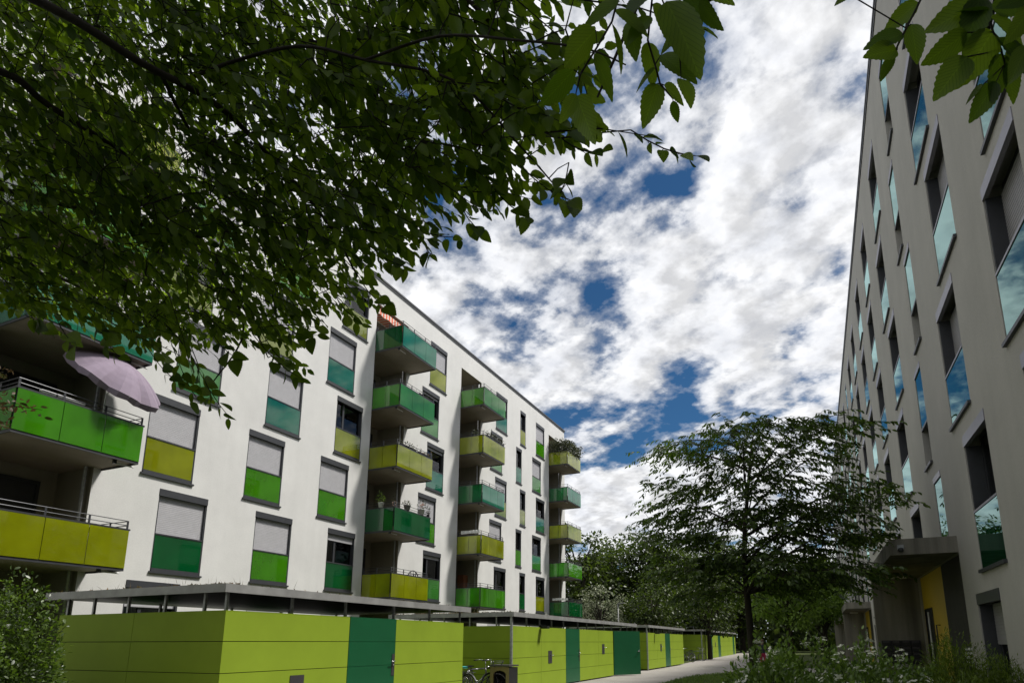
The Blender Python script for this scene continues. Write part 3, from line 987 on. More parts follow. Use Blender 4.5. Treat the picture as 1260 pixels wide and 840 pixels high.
shed(0, 'largest lime and green bike shed at the near end of the row', 7.4, 15.06, [], [(10.44, 12.02)], plates=[(9.08, -.80)],
     posts=(7.46, 8.89, 10.35, 11.99, 13.47, 14.95))
S2, z0s = shed(1, 'lime bike shed with its dark green door standing open', 18.07, 32.7, [20.41, 26.73], [(22.77, 24.32)], opening=(28.92, 30.5),
     plates=[(21.2, -.50), (27.4, -.28)], lamps=[20.35], posts=(19.3, 20.4, 21.5, 22.7, 24.3, 25.4, 26.6, 27.7, 28.85, 30.55, 31.6, 32.6))
# the open leaf of the second shed
hx, hy = SX + .01, 28.95
ang = math.radians(32)
def leaf_pt(u, w, z):   # u along the leaf, w through it
    return (hx + math.sin(ang) * u + math.cos(ang) * w, hy + math.cos(ang) * u - math.sin(ang) * w, z)
dl = MB()
for r_ in range(4):
    a, b = z0s + r_ * .515 + .004, z0s + (r_ + 1) * .515 - .004
    c = [leaf_pt(u, w, z) for z in (a, b) for u, w in ((.02, 0), (1.72, 0), (1.72, -.04), (.02, -.04))]
    n0 = len(dl.v); dl.v += c
    dl.f += [tuple(n0 + i for i in q) for q in ((0, 3, 2, 1), (4, 5, 6, 7), (0, 1, 5, 4), (1, 2, 6, 5), (2, 3, 7, 6), (3, 0, 4, 7))]
a, b = z0s + .012, z0s + 4 * .515 - .012
c = [leaf_pt(u, w, z) for z in (a, b) for u, w in ((.03, -.008), (1.71, -.008), (1.71, -.032), (.03, -.032))]
n0 = len(dl.v); dl.v += c
dl.f += [tuple(n0 + i for i in q) for q in ((0, 3, 2, 1), (4, 5, 6, 7), (0, 1, 5, 4), (1, 2, 6, 5), (2, 3, 7, 6), (3, 0, 4, 7))]
do = part('door', dl, M['green_panel'], S2, label='dark green door standing open')
hh = MB().tube([leaf_pt(1.62, .005, -.42), leaf_pt(1.62, .07, -.42), leaf_pt(1.5, .07, -.42)], .014, 8)
hh.lathe([(.03, 0), (.03, .03)], leaf_pt(1.64, .03, -.38), 8)
part('handle', hh, M['steel'], do, True)
shed(2, 'third lime bike shed from the near end, with a single door', 35.5, 46.0, [37.9], [(40.13, 41.57)], top=.57, plates=[(38.9, -.3)], lamps=[37.4],
     posts=(36.4, 37.4, 38.4, 39.4, 40.1, 41.6, 42.6, 43.6, 44.6, 45.6))
shed(3, 'farthest lime bike shed with three narrow green doors', 54.0, 77.5, [56.6, 61.2, 68.5], [(58.4, 59.8), (63.4, 65.1), (75.0, 76.5)], top=.66,
     plates=[(57.4, -.2), (61.6, -.2)], lamps=[56.4, 72.0], posts=tuple(np.arange(55.2, 77, 1.45)))

# ================================================================== SMALL THINGS ON THE BALCONIES
def pot_plant(name, label, base, h, r, potmat, leafmat, n, spread, group=None, petal=None):
    T = thing(name, label, 'plant', base, group)
    b = Vector(base)
    part('pot', MB().lathe([(r * .7, 0), (r, h), (r * 1.06, h), (r * 1.06, h * 1.08), (r * .9, h * 1.08), (r * .88, h * .9)], base, 14), potmat, T, True)
    P = b + Vector((0, 0, h))
    d = rv(n); d[:, 2] = np.abs(d[:, 2]) * 1.3 + .1
    rr = RNG.uniform(.15, 1, n) ** .6
    pts = np.array(P) + d * rr[:, None] * np.array(spread)
    leaf_part('foliage', leaves_mesh('foliage', pts, d + rv(n) * .8, rv(n), RNG.uniform(.05, .1, n), RNG.uniform(.03, .05, n), 'six', leafmat, base), T)
    st = MB()
    for _ in range(6):
        q = Vector(pts[random.randrange(n)])
        st.tube([P, P.lerp(q, .5) + Vector((0, 0, .03)), q], .006, 4)
    part('stem', st, M['twig'], T)
    if petal:
        m_ = 22
        pp = np.array(P) + np.array((0, 0, spread[2] * .8)) + rv(m_) * .09
        leaf_part('blossom', leaves_mesh('blossom', pp, rv(m_), rv(m_), np.full(m_, .06), np.full(m_, .05), 'six', petal, base), T)
    return T

def planter_box(label, y0, y1, x, z, leafmat, n, hh, group=None, sag=0.1, cat='planter', inside=True):
    T = thing('planter_box', label, cat, (x, (y0 + y1) / 2, z), group)
    bxm = MB().box(x - .09, x + .09, y0, y1, z, z + .17)
    bxm.box(x - .10, x + .10, y0 - .01, y1 + .01, z + .172, z + .19)
    part('trough', bxm, M['black'], T)
    pts = np.stack([x + RNG.normal(0, .1, n), RNG.uniform(y0, y1, n), z + .18 + np.abs(RNG.normal(0, hh, n)) - sag * RNG.random(n)], 1)
    leaf_part('foliage', leaves_mesh('foliage', pts, rv(n) + np.array((.2, 0, .5)), rv(n), RNG.uniform(.05, .11, n), RNG.uniform(.03, .06, n), 'six', leafmat, WPOS[T.name]), T)
    return T

RAILZ = lambda st, k: BTOP[(st, k)][2] + 1.05
# second floor, stack A: pots standing on the rail ledge
yA, yA1, zA = BTOP[('A', 2)]
pot_plant('potted_plant', 'white pot of leafy pink-edged plant on the near corner of the dark green balcony', (-17.0, yA + .06, zA + 1.06), .2, .13, M['white_paint'], M['leaf_light'], 70, (.22, .22, .42))
pot_plant('potted_plant', 'tall stem with pale pink blossom above the dark green balcony', (-16.4, yA + .22, zA + .22), .35, .13, M['terracotta'], M['leaf_hedge'], 60, (.14, .14, .8), petal=M['petal_pink'])
pot_plant('potted_plant', 'round grey pot with low plant on the dark green balcony rail', (FRONT - .01, yA + .95, zA + 1.06), .2, .16, M['zinc'], M['leaf_hedge'], 60, (.2, .2, .2))
pot_plant('potted_plant', 'hanging white pot with orange flowers at the far end of the dark green balcony', (FRONT - .01, yA + 2.05, zA + 1.06), .22, .15, M['white_paint'], M['leaf_hedge'], 60, (.22, .22, .3), petal=M['petal_pink'])
pot_plant('potted_plant', 'thin dark plant at the far corner of the dark green balcony', (FRONT - .03, yA + 2.6, zA + 1.06), .1, .06, M['black'], M['leaf_hedge'], 30, (.1, .1, .35))
y0, y1, z = BTOP[('A', 3)]
planter_box('dark planter of mixed herbs along the yellow balcony rail below the light green one', y0 + .35, y0 + 1.5, FRONT - .13, z + .98, M['leaf_hedge'], 130, .1)
planter_box('small planter with orange flowers at the far end of the yellow balcony', y0 + 1.75, y1 - .15, FRONT - .13, z + .98, M['leaf_red'], 60, .09)
y0, y1, z = BTOP[('A', 4)]
planter_box('dark planter with sparse stems on the light green balcony under the top one', y0 + 1.6, y1 - .2, FRONT - .13, z + .98, M['leaf_hedge'], 70, .1)
y0, y1, z = BTOP[('B', 4)]
planter_box('long bushy dark planter along the front of the olive yellow balcony', y0 + .5, y1 - .1, FRONT - .1, z + .99, M['leaf_hedge'], 380, .17)
planter_box('bushy pot group over the near side of the olive yellow balcony', y0 + .05, y0 + .5, FRONT - .7, z + .99, M['leaf_hedge'], 160, .18)
# the planted top balcony at the far end
y0, y1, z = BTOP[('C', 5)]
H = thing('balcony_hedge', 'dense dark hedge spilling over the top balcony at the far end', 'hedge', (FRONT - .3, (y0 + y1) / 2, z + .2))
tb = MB().box(FRONT - .32, FRONT - .06, y0 + .1, y1 - .1, z + .2, z + .62).box(LX + .15, FRONT - .36, y0 + .06, y0 + .3, z + .2, z + .62)
part('trough', tb, M['terracotta'], H)
n = 2600
t_ = RNG.random(n)
pts = np.where((t_ < .6)[:, None], np.stack([FRONT - .12 + RNG.normal(0, .17, n), RNG.uniform(y0 - .02, y1 + .1, n), z + 1.0 + RNG.uniform(-.08, .98, n)], 1),
               np.stack([RNG.uniform(LX + .1, FRONT, n), y0 + .1 + RNG.normal(0, .17, n), z + 1.0 + RNG.uniform(-.05, .95, n)], 1))
pts[:, 2] += .1 * np.sin(pts[:, 1] * 4) + RNG.normal(0, .05, n)
leaf_part('foliage', leaves_mesh('foliage', pts, rv(n), rv(n), RNG.uniform(.1, .2, n), RNG.uniform(.06, .1, n), 'six', M['leaf_hedge'], WPOS[H.name]), H)
# awning, top balcony of stack A
y0, y1, z = BTOP[('A', 5)]
AW = thing('awning', 'orange and white striped awning in the opening above the top dark green balcony', 'awning', (LX - .1, y0 + 1.1, z + 2.3))
M['awning_red'] = pbr('awning_orange', (0.72, 0.13, 0.05), 0.85)
M['awning_white'] = pbr('awning_white', (0.72, 0.62, 0.55), 0.85)
sa, sb_ = MB(), MB()
ny = 22
for i in range(ny):
    a = SLOTS['A'][0] + .03 + (2.38 / ny) * i; b = a + 2.38 / ny
    q = sa if i % 2 == 0 else sb_
    q.quad((LX - 1.0, a, z + 2.40), (LX - .04, a, z + 2.32), (LX - .04, b, z + 2.32), (LX - 1.0, b, z + 2.40))
    q.quad((LX - .04, a, z + 2.32), (LX - .03, a, z + 2.02 + .03 * math.sin(i)), (LX - .03, b, z + 2.02 + .03 * math.sin(i + 1)), (LX - .04, b, z + 2.32))
part('cloth', sa, M['awning_red'], AW); part('cloth', sb_, M['awning_white'], AW)
part('roller', MB().tube([(LX - 1.0, SLOTS['A'][0] + .03, z + 2.42), (LX - 1.0, SLOTS['A'][1] - .03, z + 2.42)], .04, 8), M['white_paint'], AW)
# round chair back on the first yellow balcony of stack A
y0, y1, z = BTOP[('A', 1)]
CH = thing('garden_chair', 'dark round-backed garden chair behind the yellow balcony rail', 'chair', (FRONT - .45, y0 + 1.95, z + .19))
cb = MB()
cx0, cy0, cz0 = FRONT - .25, y0 + 1.95, z + .9
arc = [(cx0, cy0 + .42 * math.cos(a), cz0 + .42 * math.sin(a)) for a in np.linspace(0, math.pi, 13)]
cb.tube(arc, .025, 8)
for a in (.35, .65, .5):
    cb.tube([(cx0, cy0 + .42 * math.cos(a * math.pi), cz0 + .42 * math.sin(a * math.pi)), (cx0, cy0 + .2 * math.cos(a * math.pi), cz0 - .25)], .015, 6)
part('backrest', cb, M['black'], CH, True)
part('seat', MB().lathe([(.3, 0), (.34, .02), (.34, .05), (.3, .06)], (FRONT - .5, y0 + 1.95, z + .62), 18), M['black'], CH, True)
for dx in (-.25, .2):
    for dy in (-.24, .24):
        part('leg', MB().tube([(FRONT - .5 + dx * 1.1, y0 + 1.95 + dy * 1.1, z + .19), (FRONT - .5 + dx, y0 + 1.95 + dy, z + .63)], .016, 6), M['black'], CH)
# table on balcony L1
y0, y1, z = BTOP[('L', 1)]
TB = thing('garden_table', 'small dark table behind the railing of the lower left yellow balcony', 'table', (FRONT - .5, y1 - .7, z + .19))
part('tabletop', MB().lathe([(.36, 0), (.4, .015), (.4, .03), (.36, .04)], (FRONT - .5, y1 - .7, z + .94), 18), M['black'], TB, True)
part('leg', MB().tube([(FRONT - .5, y1 - .7, z + .19), (FRONT - .5, y1 - .7, z + .94)], .03, 8), M['black'], TB)
part('base', MB().lathe([(.24, 0), (.24, .02), (.05, .05)], (FRONT - .5, y1 - .7, z + .192), 14), M['black'], TB, True)
# brown wooden cupboard behind B1
y0, y1, z = BTOP[('B', 1)]
CU = thing('cupboard', 'narrow rust brown cupboard in the loggia of the lowest green balcony', 'cupboard', (LX - .75, y0 + 1.9, z + .19))
cb = MB().box(LX - .95, LX - .55, y0 + 1.7, y0 + 2.15, z + .19, z + 1.95)
part('body', cb, M['rust'], CU)
part('door', MB().box(LX - .548, LX - .53, y0 + 1.72, y0 + 1.92, z + .25, z + 1.9).box(LX - .548, LX - .53, y0 + 1.935, y0 + 2.13, z + .25, z + 1.9), M['rust'], CU)
part('handle', MB().box(LX - .529, LX - .515, y0 + 1.90, y0 + 1.91, z + 1.0, z + 1.15), M['steel'], CU)
def laundry(label, st, k, n, y_from):
    y0, y1, z = BTOP[(st, k)]
    T = thing('laundry', label, 'laundry', (FRONT - .8, y0 + .02, z + 1.07))
    mb = MB()
    for i in range(n):
        x = LX + .25 + i * (1.2 / n)
        mb.box(x, x + 1.0 / n, y0 - .018, y0 + .05, z + 1.12 + .02 * random.random(), z + 1.275 + .04 * random.random())
    part('cloth', mb, M['white_paint'], T)
laundry('white cloths laid over the near rail of the yellow balcony above the lowest green one', 'B', 2, 6, 0)
laundry('row of white cloths on the lowest dark green balcony at the far end', 'C', 1, 5, 0)

# ---- parasol on the second floor, stack L
y0, y1, z = BTOP[('L', 2)]
PB = thing('parasol', 'tilted lilac parasol with a scalloped edge over the green balcony at the far left', 'parasol', (-16.75, 9.45, z + .19))
apex = Vector((-16.35, 9.66, 7.34)); tilt = Vector((.60, .13, .78)).normalized()
ux = tilt.orthogonal().normalized(); uy = tilt.cross(ux)
cp = MB(); N_ = 8; rings = 7; Rr_ = 1.25
def ppt(i, j, sub=4):
    a = 2 * math.pi * i / (N_ * sub); f = j / rings
    sag = 1 - .13 * f * (1 - abs(math.cos(a * N_ / 2)))
    r = Rr_ * f * sag
    return apex + (ux * math.cos(a) + uy * math.sin(a)) * r - tilt * (.52 * f ** 1.8 + .075 * (1 - abs(math.cos(a * N_ / 2))) * f)
for i in range(N_ * 4):
    for j in range(rings):
        a, b, c, d = ppt(i, j), ppt(i + 1, j), ppt(i + 1, j + 1), ppt(i, j + 1)
        if j == 0: cp.poly([a, c, d])
        else: cp.quad(a, b, c, d)
cpo = part('canopy', cp, M['lilac_cloth'], PB, True)
vl = MB()
for i in range(N_ * 4):
    a, b = ppt(i, rings), ppt(i + 1, rings)
    dr = -tilt * (.13 + .04 * (i % 2)); dr2 = -tilt * (.13 + .04 * ((i + 1) % 2))
    vl.quad(a, b, b + dr2, a + dr)
part('valance', vl, M['lilac_cloth'], cpo, True)
rb = MB()
for i in range(N_):
    rb.tube([apex - tilt * .06] + [ppt(i * 4, j) - tilt * .025 for j in (3, 5, 7)], .008, 5)
part('rib', rb, M['steel'], PB)
part('pole', MB().tube([(-16.75, 9.45, z + .19), (-16.75, 9.45, z + 1.7), apex - tilt * .05], .02, 8), M['white_paint'], PB, True)
tb = MB().lathe([(.22, 0), (.24, .03), (.2, .08), (.05, .1)], (-16.75, 9.45, z + .191), 16)
part('base', tb, M['plate'], PB, True)
# rolled white mat leaning on the rail of the same balcony
MT = thing('rolled_mat', 'long white rolled mat along the rail of the green balcony', 'mat', (FRONT - .06, y0 + .95, z + 1.14))
spr = MB()
spr.tube([(FRONT - .06, y0 + .5, z + 1.13), (FRONT - .06, y0 + 1.45, z + 1.13)], .045, 12)
spr.tube([(FRONT - .06, y0 + .49, z + 1.13), (FRONT - .06, y0 + .47, z + 1.13)], .03, 12)
part('roll', spr, M['white_paint'], MT, True)
part('strap', MB().tube([(FRONT - .06, y0 + .8, z + 1.13), (FRONT - .06, y0 + .83, z + 1.13)], .047, 12), M['black'], MT)

# ================================================================== BICYCLES
def ring(mb, c, R_, r, n=28, s=6):
    pts = [(c[0], c[1] + R_ * math.cos(a), c[2] + R_ * math.sin(a)) for a in np.linspace(0, 2 * math.pi, n + 1)]
    mb.tube(pts, r, s, cap=False)
def bicycle(label, loc, rz, paint, saddle, basket, group):
    T = thing('bicycle', label, 'bicycle', loc, group)
    w = Vector(loc)
    def P_(name, mb, mat, par=T, sm=True):
        return part(name, shift(mb, w), mat, par, sm)
    def shift(mb, w):
        q = MB(); q.v = [(a + w.x, b + w.y, c + w.z) for a, b, c in mb.v]; q.f = mb.f; return q
    r = .34; fa, ra = (0, .55, r), (0, -.52, r)
    bb = (0, -.08, .29); st = (0, -.25, .78); hd = (0, .36, .80); hb = (0, .40, .62)
    fr = MB()
    for a, b in ((bb, st), (bb, hb), (st, hd), (st, ra), (bb, ra)):
        fr.tube([a, b], .017, 8)
    fr.tube([hd, hb], .022, 8)
    fr.tube([st, (0, -.28, .86)], .013, 8)
    fr.tube([hb, (.03, .5, .42), (.03, .55, r)], .012, 6); fr.tube([hb, (-.03, .5, .42), (-.03, .55, r)], .012, 6)
    P_('frame', fr, paint)
    for c in (fa, ra):
        ty = MB(); ring(ty, c, r - .018, .019)
        wo = P_('wheel', ty, M['rubber'])
        rm = MB(); ring(rm, c, r - .042, .008, 24, 4)
        for a in np.linspace(0, 2 * math.pi, 15)[:-1]:
            rm.tube([(c[0] + .02, c[1], c[2]), (c[0], c[1] + (r - .045) * math.cos(a), c[2] + (r - .045) * math.sin(a))], .0022, 3)
        rm.tube([(-.04, c[1], c[2]), (.04, c[1], c[2])], .02, 8)
        P_('rim', rm, M['steel'], wo)
        fd = MB()
        pts = [(0, c[1] + (r + .02) * math.cos(a), c[2] + (r + .02) * math.sin(a)) for a in np.linspace(.3, 2.7, 10)]
        for p_, q_ in zip(pts[:-1], pts[1:]):
            fd.quad((-.025, p_[1], p_[2]), (.025, p_[1], p_[2]), (.025, q_[1], q_[2]), (-.025, q_[1], q_[2]))
        P_('mudguard', fd, paint, wo)
    hbm = MB().tube([hd, (0, .36, 1.02)], .012, 8)
    hbm.tube([(-.29, .16, 1.04), (-.24, .33, 1.06), (0, .37, 1.02), (.24, .33, 1.06), (.29, .16, 1.04)], .011, 8)
    ho = P_('handlebar', hbm, M['steel'])
    for s_ in (-1, 1):
        P_('grip', MB().tube([(s_ * .265, .24, 1.05), (s_ * .295, .13, 1.037)], .017, 8), M['rubber'], ho)
    P_('headlight', MB().lathe([(.03, -.03), (.04, 0), (.03, .03)], (0, .46, .84), 10), M['steel'])
    sd = MB()
    sec = [(-.42, .085, .875), (-.34, .08, .885), (-.26, .045, .885), (-.16, .025, .88)]
    for i in range(3):
        (ya, wa, za), (yb, wb, zb_) = sec[i], sec[i + 1]
        sd.quad((-wa, ya, za), (wa, ya, za), (wb, yb, zb_), (-wb, yb, zb_)); sd.quad((-wa, ya, za - .04), (-wb, yb, zb_ - .03), (wb, yb, zb_ - .03), (wa, ya, za - .04))
        sd.quad((-wa, ya, za), (-wb, yb, zb_), (-wb, yb, zb_ - .03), (-wa, ya, za - .04)); sd.quad((wa, ya, za), (wa, ya, za - .04), (wb, yb, zb_ - .03), (wb, yb, zb_))
    P_('saddle', sd, saddle)
    P_('chainset', MB().tube([(.03, -.08, .29), (.045, -.08, .29)], .085, 14).tube([(.05, -.08, .29), (.06, -.08, .13)], .01, 6).tube([(-.05, -.08, .29), (-.06, -.08, .45)], .01, 6), M['steel'])
    rk = MB()
    for s_ in (-.06, .06):
        rk.tube([(s_, -.24, .72), (s_, -.78, .72)], .007, 6); rk.tube([(s_, -.60, .72), (s_ * .7, -.52, r)], .006, 6)
    for y in (-.3, -.45, -.6, -.76): rk.tube([(-.06, y, .72), (.06, y, .72)], .005, 5)
    P_('rack', rk, M['dark_paint'])
    if basket:
        bk = MB()
        for zz in np.linspace(.82, 1.02, 5):
            q = .12 + (zz - .82) * .25
            bk.tube([(-q - .04, .42, zz), (q + .04, .42, zz), (q + .04, .42 + 1.9 * q, zz), (-q - .04, .42 + 1.9 * q, zz), (-q - .04, .42, zz)], .004, 4)
        for x in np.linspace(-.17, .17, 8):
            bk.tube([(x * .85, .42 + .23, .82), (x * 1.1, .42 + .32, 1.02)], .003, 4); bk.tube([(x * .85, .42, .82), (x * 1.1, .42, 1.02)], .003, 4)
        P_('basket', bk, M['dark_paint'])
    T.rotation_euler = (0, 0, rz)
    return T
GB = 'bicycles parked between the sheds'
bicycle('bicycle with a turquoise saddle cover beside the near lime shed', (-10.0, 16.35, GZ), math.radians(75), M['silver_paint'], M['teal_cloth'], False, GB)
bicycle('dark bicycle with a front basket, middle one in the first gap between sheds', (-9.65, 17.15, GZ), math.radians(-68), M['dark_paint'], M['black'], True, GB)
bicycle('silver bicycle with tall straight handlebar beside the pale yellow box', (-9.55, 16.75, GZ), math.radians(-25), M['silver_paint'], M['black'], False, GB)
bicycle('dark bicycle leaning in the far gap before the last shed', (-9.6, 50.4, gz(50)), math.radians(60), M['dark_paint'], M['black'], False, GB)
bicycle('blue bicycle nearest the corner post of the last shed', (-9.3, 52.4, gz(52)), math.radians(-75), M['blue_paint'], M['black'], True, GB)
# pale box with an arched opening beside the bicycles
BX = thing('storage_box', 'pale yellow box with an arched dark opening beside the bicycles', 'box', (-8.95, 17.4, GZ))
fx0, fx1, fy, zb_, zt_ = -9.25, -8.60, 17.1, GZ + .02, -.70
ar = MB()
ox0, ox1 = fx0 + .11, fx1 - .11
aw = (ox1 - ox0) / 2; xm = (ox0 + ox1) / 2; zs_ = zt_ - .12 - aw * .55
arcp = [(ox0, zb_)] + [(xm - aw * math.cos(a), zs_ + aw * .55 * math.sin(a)) for a in np.linspace(0, math.pi, 11)] + [(ox1, zb_)]
outp = [(fx0, zb_)] + [(fx0 + (fx1 - fx0) * i / 10, zt_ - .02 * abs(i - 5) / 5) for i in range(11)] + [(fx1, zb_)]
for i in range(len(arcp) - 1):
    a, b, c, d = arcp[i], arcp[i + 1], outp[i + 1], outp[i]
    ar.quad((a[0], fy, a[1]), (b[0], fy, b[1]), (c[0], fy, c[1]), (d[0], fy, d[1]))
    ar.quad((a[0], fy, a[1]), (a[0], fy + .05, a[1]), (b[0], fy + .05, b[1]), (b[0], fy, b[1]))
part('front_panel', ar, M['pale_box'], BX)
bd = MB().box(fx0 + .004, fx0 + .02, fy + .003, fy + .6, zb_, zt_ - .03).box(fx1 - .02, fx1 - .004, fy + .003, fy + .6, zb_, zt_ - .03).box(fx0 + .02, fx1 - .02, fy + .58, fy + .6, zb_, zt_ - .03)
part('body', bd, M['black'], BX)
part('lid', MB().box(fx0 - .02, fx1 + .02, fy - .03, fy + .62, zt_ + .002, zt_ + .045), M['plate'], BX)

# ================================================================== STREET LAMPS
def street_lamp(label, x, y, h, arm, dirx, gname='lamp posts behind the sheds'):
    T = thing('street_lamp', label, 'street lamp', (x, y, gz(y)), gname)
    b = gz(y)
    part('pole', MB().tube([(x, y, b), (x, y, b + h * .5), (x, y, b + h)], [.07, .06, .045], 10), M['zinc'], T, True)
    hd = MB().box(min(x + dirx * .02, x + dirx * (arm)), max(x + dirx * .02, x + dirx * (arm)), y - .10, y + .10, b + h - .02, b + h + .06)
    ho = part('head', hd, M['zinc'], T)
    part('lens', MB().box(x + dirx * arm * .45 - .15, x + dirx * arm * .45 + .15, y - .08, y + .08, b + h - .032, b + h - .022), M['white_paint'], ho)
street_lamp('slim dark lamp post with a short flat head beside the pale flowering shrub', -14.6, 48.5, 4.62, .55, 1)
street_lamp('thin lamp post with a long flat arm above the last shed', -13.9, 78.0, 3.2, 1.55, -1)
street_lamp('plain thin lamp post in front of the small white blossoming shrub', -15.2, 60.0, 3.0, .25, 1)

# ================================================================== TREES AND SHRUBS
def mst_connect(net, bases, mb, r_of, sides=4, sagz=.05, jit=.05):
    """join every spray to the nearest bough or twig already joined, nearest first"""
    net = np.array(net); B = np.array(bases); n = len(B)
    d = np.full(n, 1e9); src = np.zeros((n, 3))
    for i in range(n):
        q = ((net - B[i]) ** 2).sum(1); j = int(q.argmin()); d[i] = q[j]; src[i] = net[j]
    done = np.zeros(n, bool)
    par = src.copy(); order = []
    for _ in range(n):
        i = int(np.where(done, 1e12, d).argmin()); done[i] = True; order.append(i)
        q = ((B - B[i]) ** 2).sum(1) * 1.15
        m_ = (~done) & (q < d); d[m_] = q[m_]; par[m_] = B[i]
    for i in order:
        a, b = Vector(par[i]), Vector(B[i]); L_ = (b - a).length
        if L_ < .015: continue
        m_ = a.lerp(b, .5) + Vector((random.gauss(0, jit), random.gauss(0, jit), sagz)) * min(1, L_)
        r = r_of(L_)
        mb.tube([a, m_, b], [r, r * .8, r * .6], sides, cap=False)

# ---- the courtyard tree
B0 = Vector((-1.46, 16.0, GZ))
tp = [Vector((-1.46, 16, GZ)), Vector((-1.47, 16, -.4)), Vector((-1.50, 16, .8)), Vector((-1.52, 16.0, 1.9)), Vector((-1.45, 16, 2.8)), Vector((-1.33, 16.05, 3.7)), Vector((-1.2, 16.0, 4.6)), Vector((-1.05, 16, 5.4))]
trr = [.12, .09, .078, .068, .055, .043, .03, .012]
CT = thing('courtyard_tree', 'dark slender tree with layered spreading branches in the courtyard', 'tree', tuple(B0))
tk = MB(); tk.tube(tp, trr, 10)
part('trunk', tk, M['bark'], CT, True)
tips = []
def tip(x, y, d):
    p = ray(x, y); p = p * (d / p.y); tips.append(p)
for (x, y) in [(790, 560), (800, 588), (812, 548), (835, 562), (845, 545), (870, 534), (900, 526), (930, 514), (962, 516), (985, 517), (1010, 518), (1040, 519), (1058, 523),
               (1000, 535), (1030, 540), (1012, 560), (1090, 600), (1075, 592), (1055, 604), (1030, 592), (1092, 614), (1070, 640), (1050, 625), (1082, 652), (1068, 664), (1055, 688), (1072, 702), (1060, 722), (1040, 716), (1010, 700),
               (815, 620), (803, 640), (795, 660), (830, 640), (850, 602), (860, 660), (815, 688), (840, 708), (870, 690), (900, 562), (935, 560), (920, 600), (960, 590), (980, 620), (1000, 650), (890, 630), (940, 640), (880, 590), (960, 680), (900, 690), (985, 700), (850, 735), (990, 730)]:
    for _ in range(3 if y > 610 else 2):
        tip(x + random.gauss(0, 6), y + random.gauss(0, 4), 16 + random.choice((-1, 1)) * random.uniform(.1, 2.2))
for _ in range(30):
    a = random.uniform(0, 2 * math.pi); r_ = random.uniform(1.0, 2.9); zc = random.uniform(1.3, 4.9)
    tips.append(Vector((-1.4 + r_ * math.cos(a), 16 + r_ * math.sin(a), zc - .12 * r_)))
def trunk_at(z):
    for a, b in zip(tp[:-1], tp[1:]):
        if a.z <= z <= b.z: return a.lerp(b, (z - a.z) / (b.z - a.z))
    return tp[-1].copy() if z > tp[-1].z else tp[3].copy()
br = MB(); net = []; bases = []; dirs = []
for ii, t_ in enumerate(tips):
    hz = Vector((t_.x - B0.x, t_.y - B0.y, 0)).length
    st = trunk_at(min(5.2, max(1.15, t_.z - .38 * hz + random.gauss(0, .15))))
    m1 = st.lerp(t_, .35) + Vector((random.gauss(0, .1), random.gauss(0, .1), .13 * hz)); m2 = st.lerp(t_, .75) + Vector((random.gauss(0, .12), random.gauss(0, .12), .10 * hz))
    pl = [((1 - t) ** 3) * st + 3 * (1 - t) ** 2 * t * m1 + 3 * (1 - t) * t * t * m2 + t ** 3 * t_ for t in [i_ / 9 for i_ in range(10)]]
    if ii % 4 == 0:
        ln = (t_ - st).length
        br.tube(pl, [.010 + .008 * ln * (1 - i / 9) ** 1.2 - .007 * i / 9 for i in range(10)], 5, cap=False)
        net += [tuple(p) for p in pl]
    dv0 = (t_ - st).normalized()
    for _ in range(16):
        u = min(1.0, random.uniform(.35, 1.12)); i = min(8, int(u * 9)); p = pl[i].lerp(pl[i + 1], u * 9 - i)
        p = p + Vector((random.gauss(0, .26), random.gauss(0, .26), random.gauss(0, .09)))
        bases.append(tuple(p)); a = random.gauss(0, .8)
        dirs.append(Vector((dv0.x * math.cos(a) - dv0.y * math.sin(a), dv0.x * math.sin(a) + dv0.y * math.cos(a), random.gauss(.0, .14))).normalized())
for z in [1.2 + .25 * i_ for i_ in range(17)]: net.append(tuple(trunk_at(z)))
mst_connect(net, bases, br, lambda L_: min(.012, .004 + .008 * L_), 4)
LP, LD, LN = [], [], []
for b, dv in zip(bases, dirs):
    b = Vector(b); tl = random.uniform(.22, .5); q = b + dv * tl + Vector((0, 0, -.3 * tl)); m_ = b.lerp(q, .5) + Vector((0, 0, .05 * tl))
    br.tube([b, m_, q], [.004, .003, .0015], 3, cap=False)
    side = dv.cross(Vector((0, 0, 1))).normalized()
    for j in range(9):
        u = (j + random.random()) / 9
        pos = b.lerp(m_, u * 2) if u < .5 else m_.lerp(q, u * 2 - 1)
        LP.append(tuple(pos)); LN.append((random.gauss(0, .4), random.gauss(0, .4), 1.0))
        LD.append(tuple(dv * random.uniform(.3, .9) + side * (1 if j % 2 else -1) * random.uniform(.4, 1.0) + Vector((0, 0, -random.uniform(.1, .8)))))
part('branch', br, M['bark'], CT, True)
n = len(LP); L = RNG.uniform(.7, 1.25, n) * .135
leaf_part('crown', leaves_mesh('crown', LP, LD, LN, L, L * .46, 'six', M['leaf_tree'], tuple(B0)), CT)
n_ = n

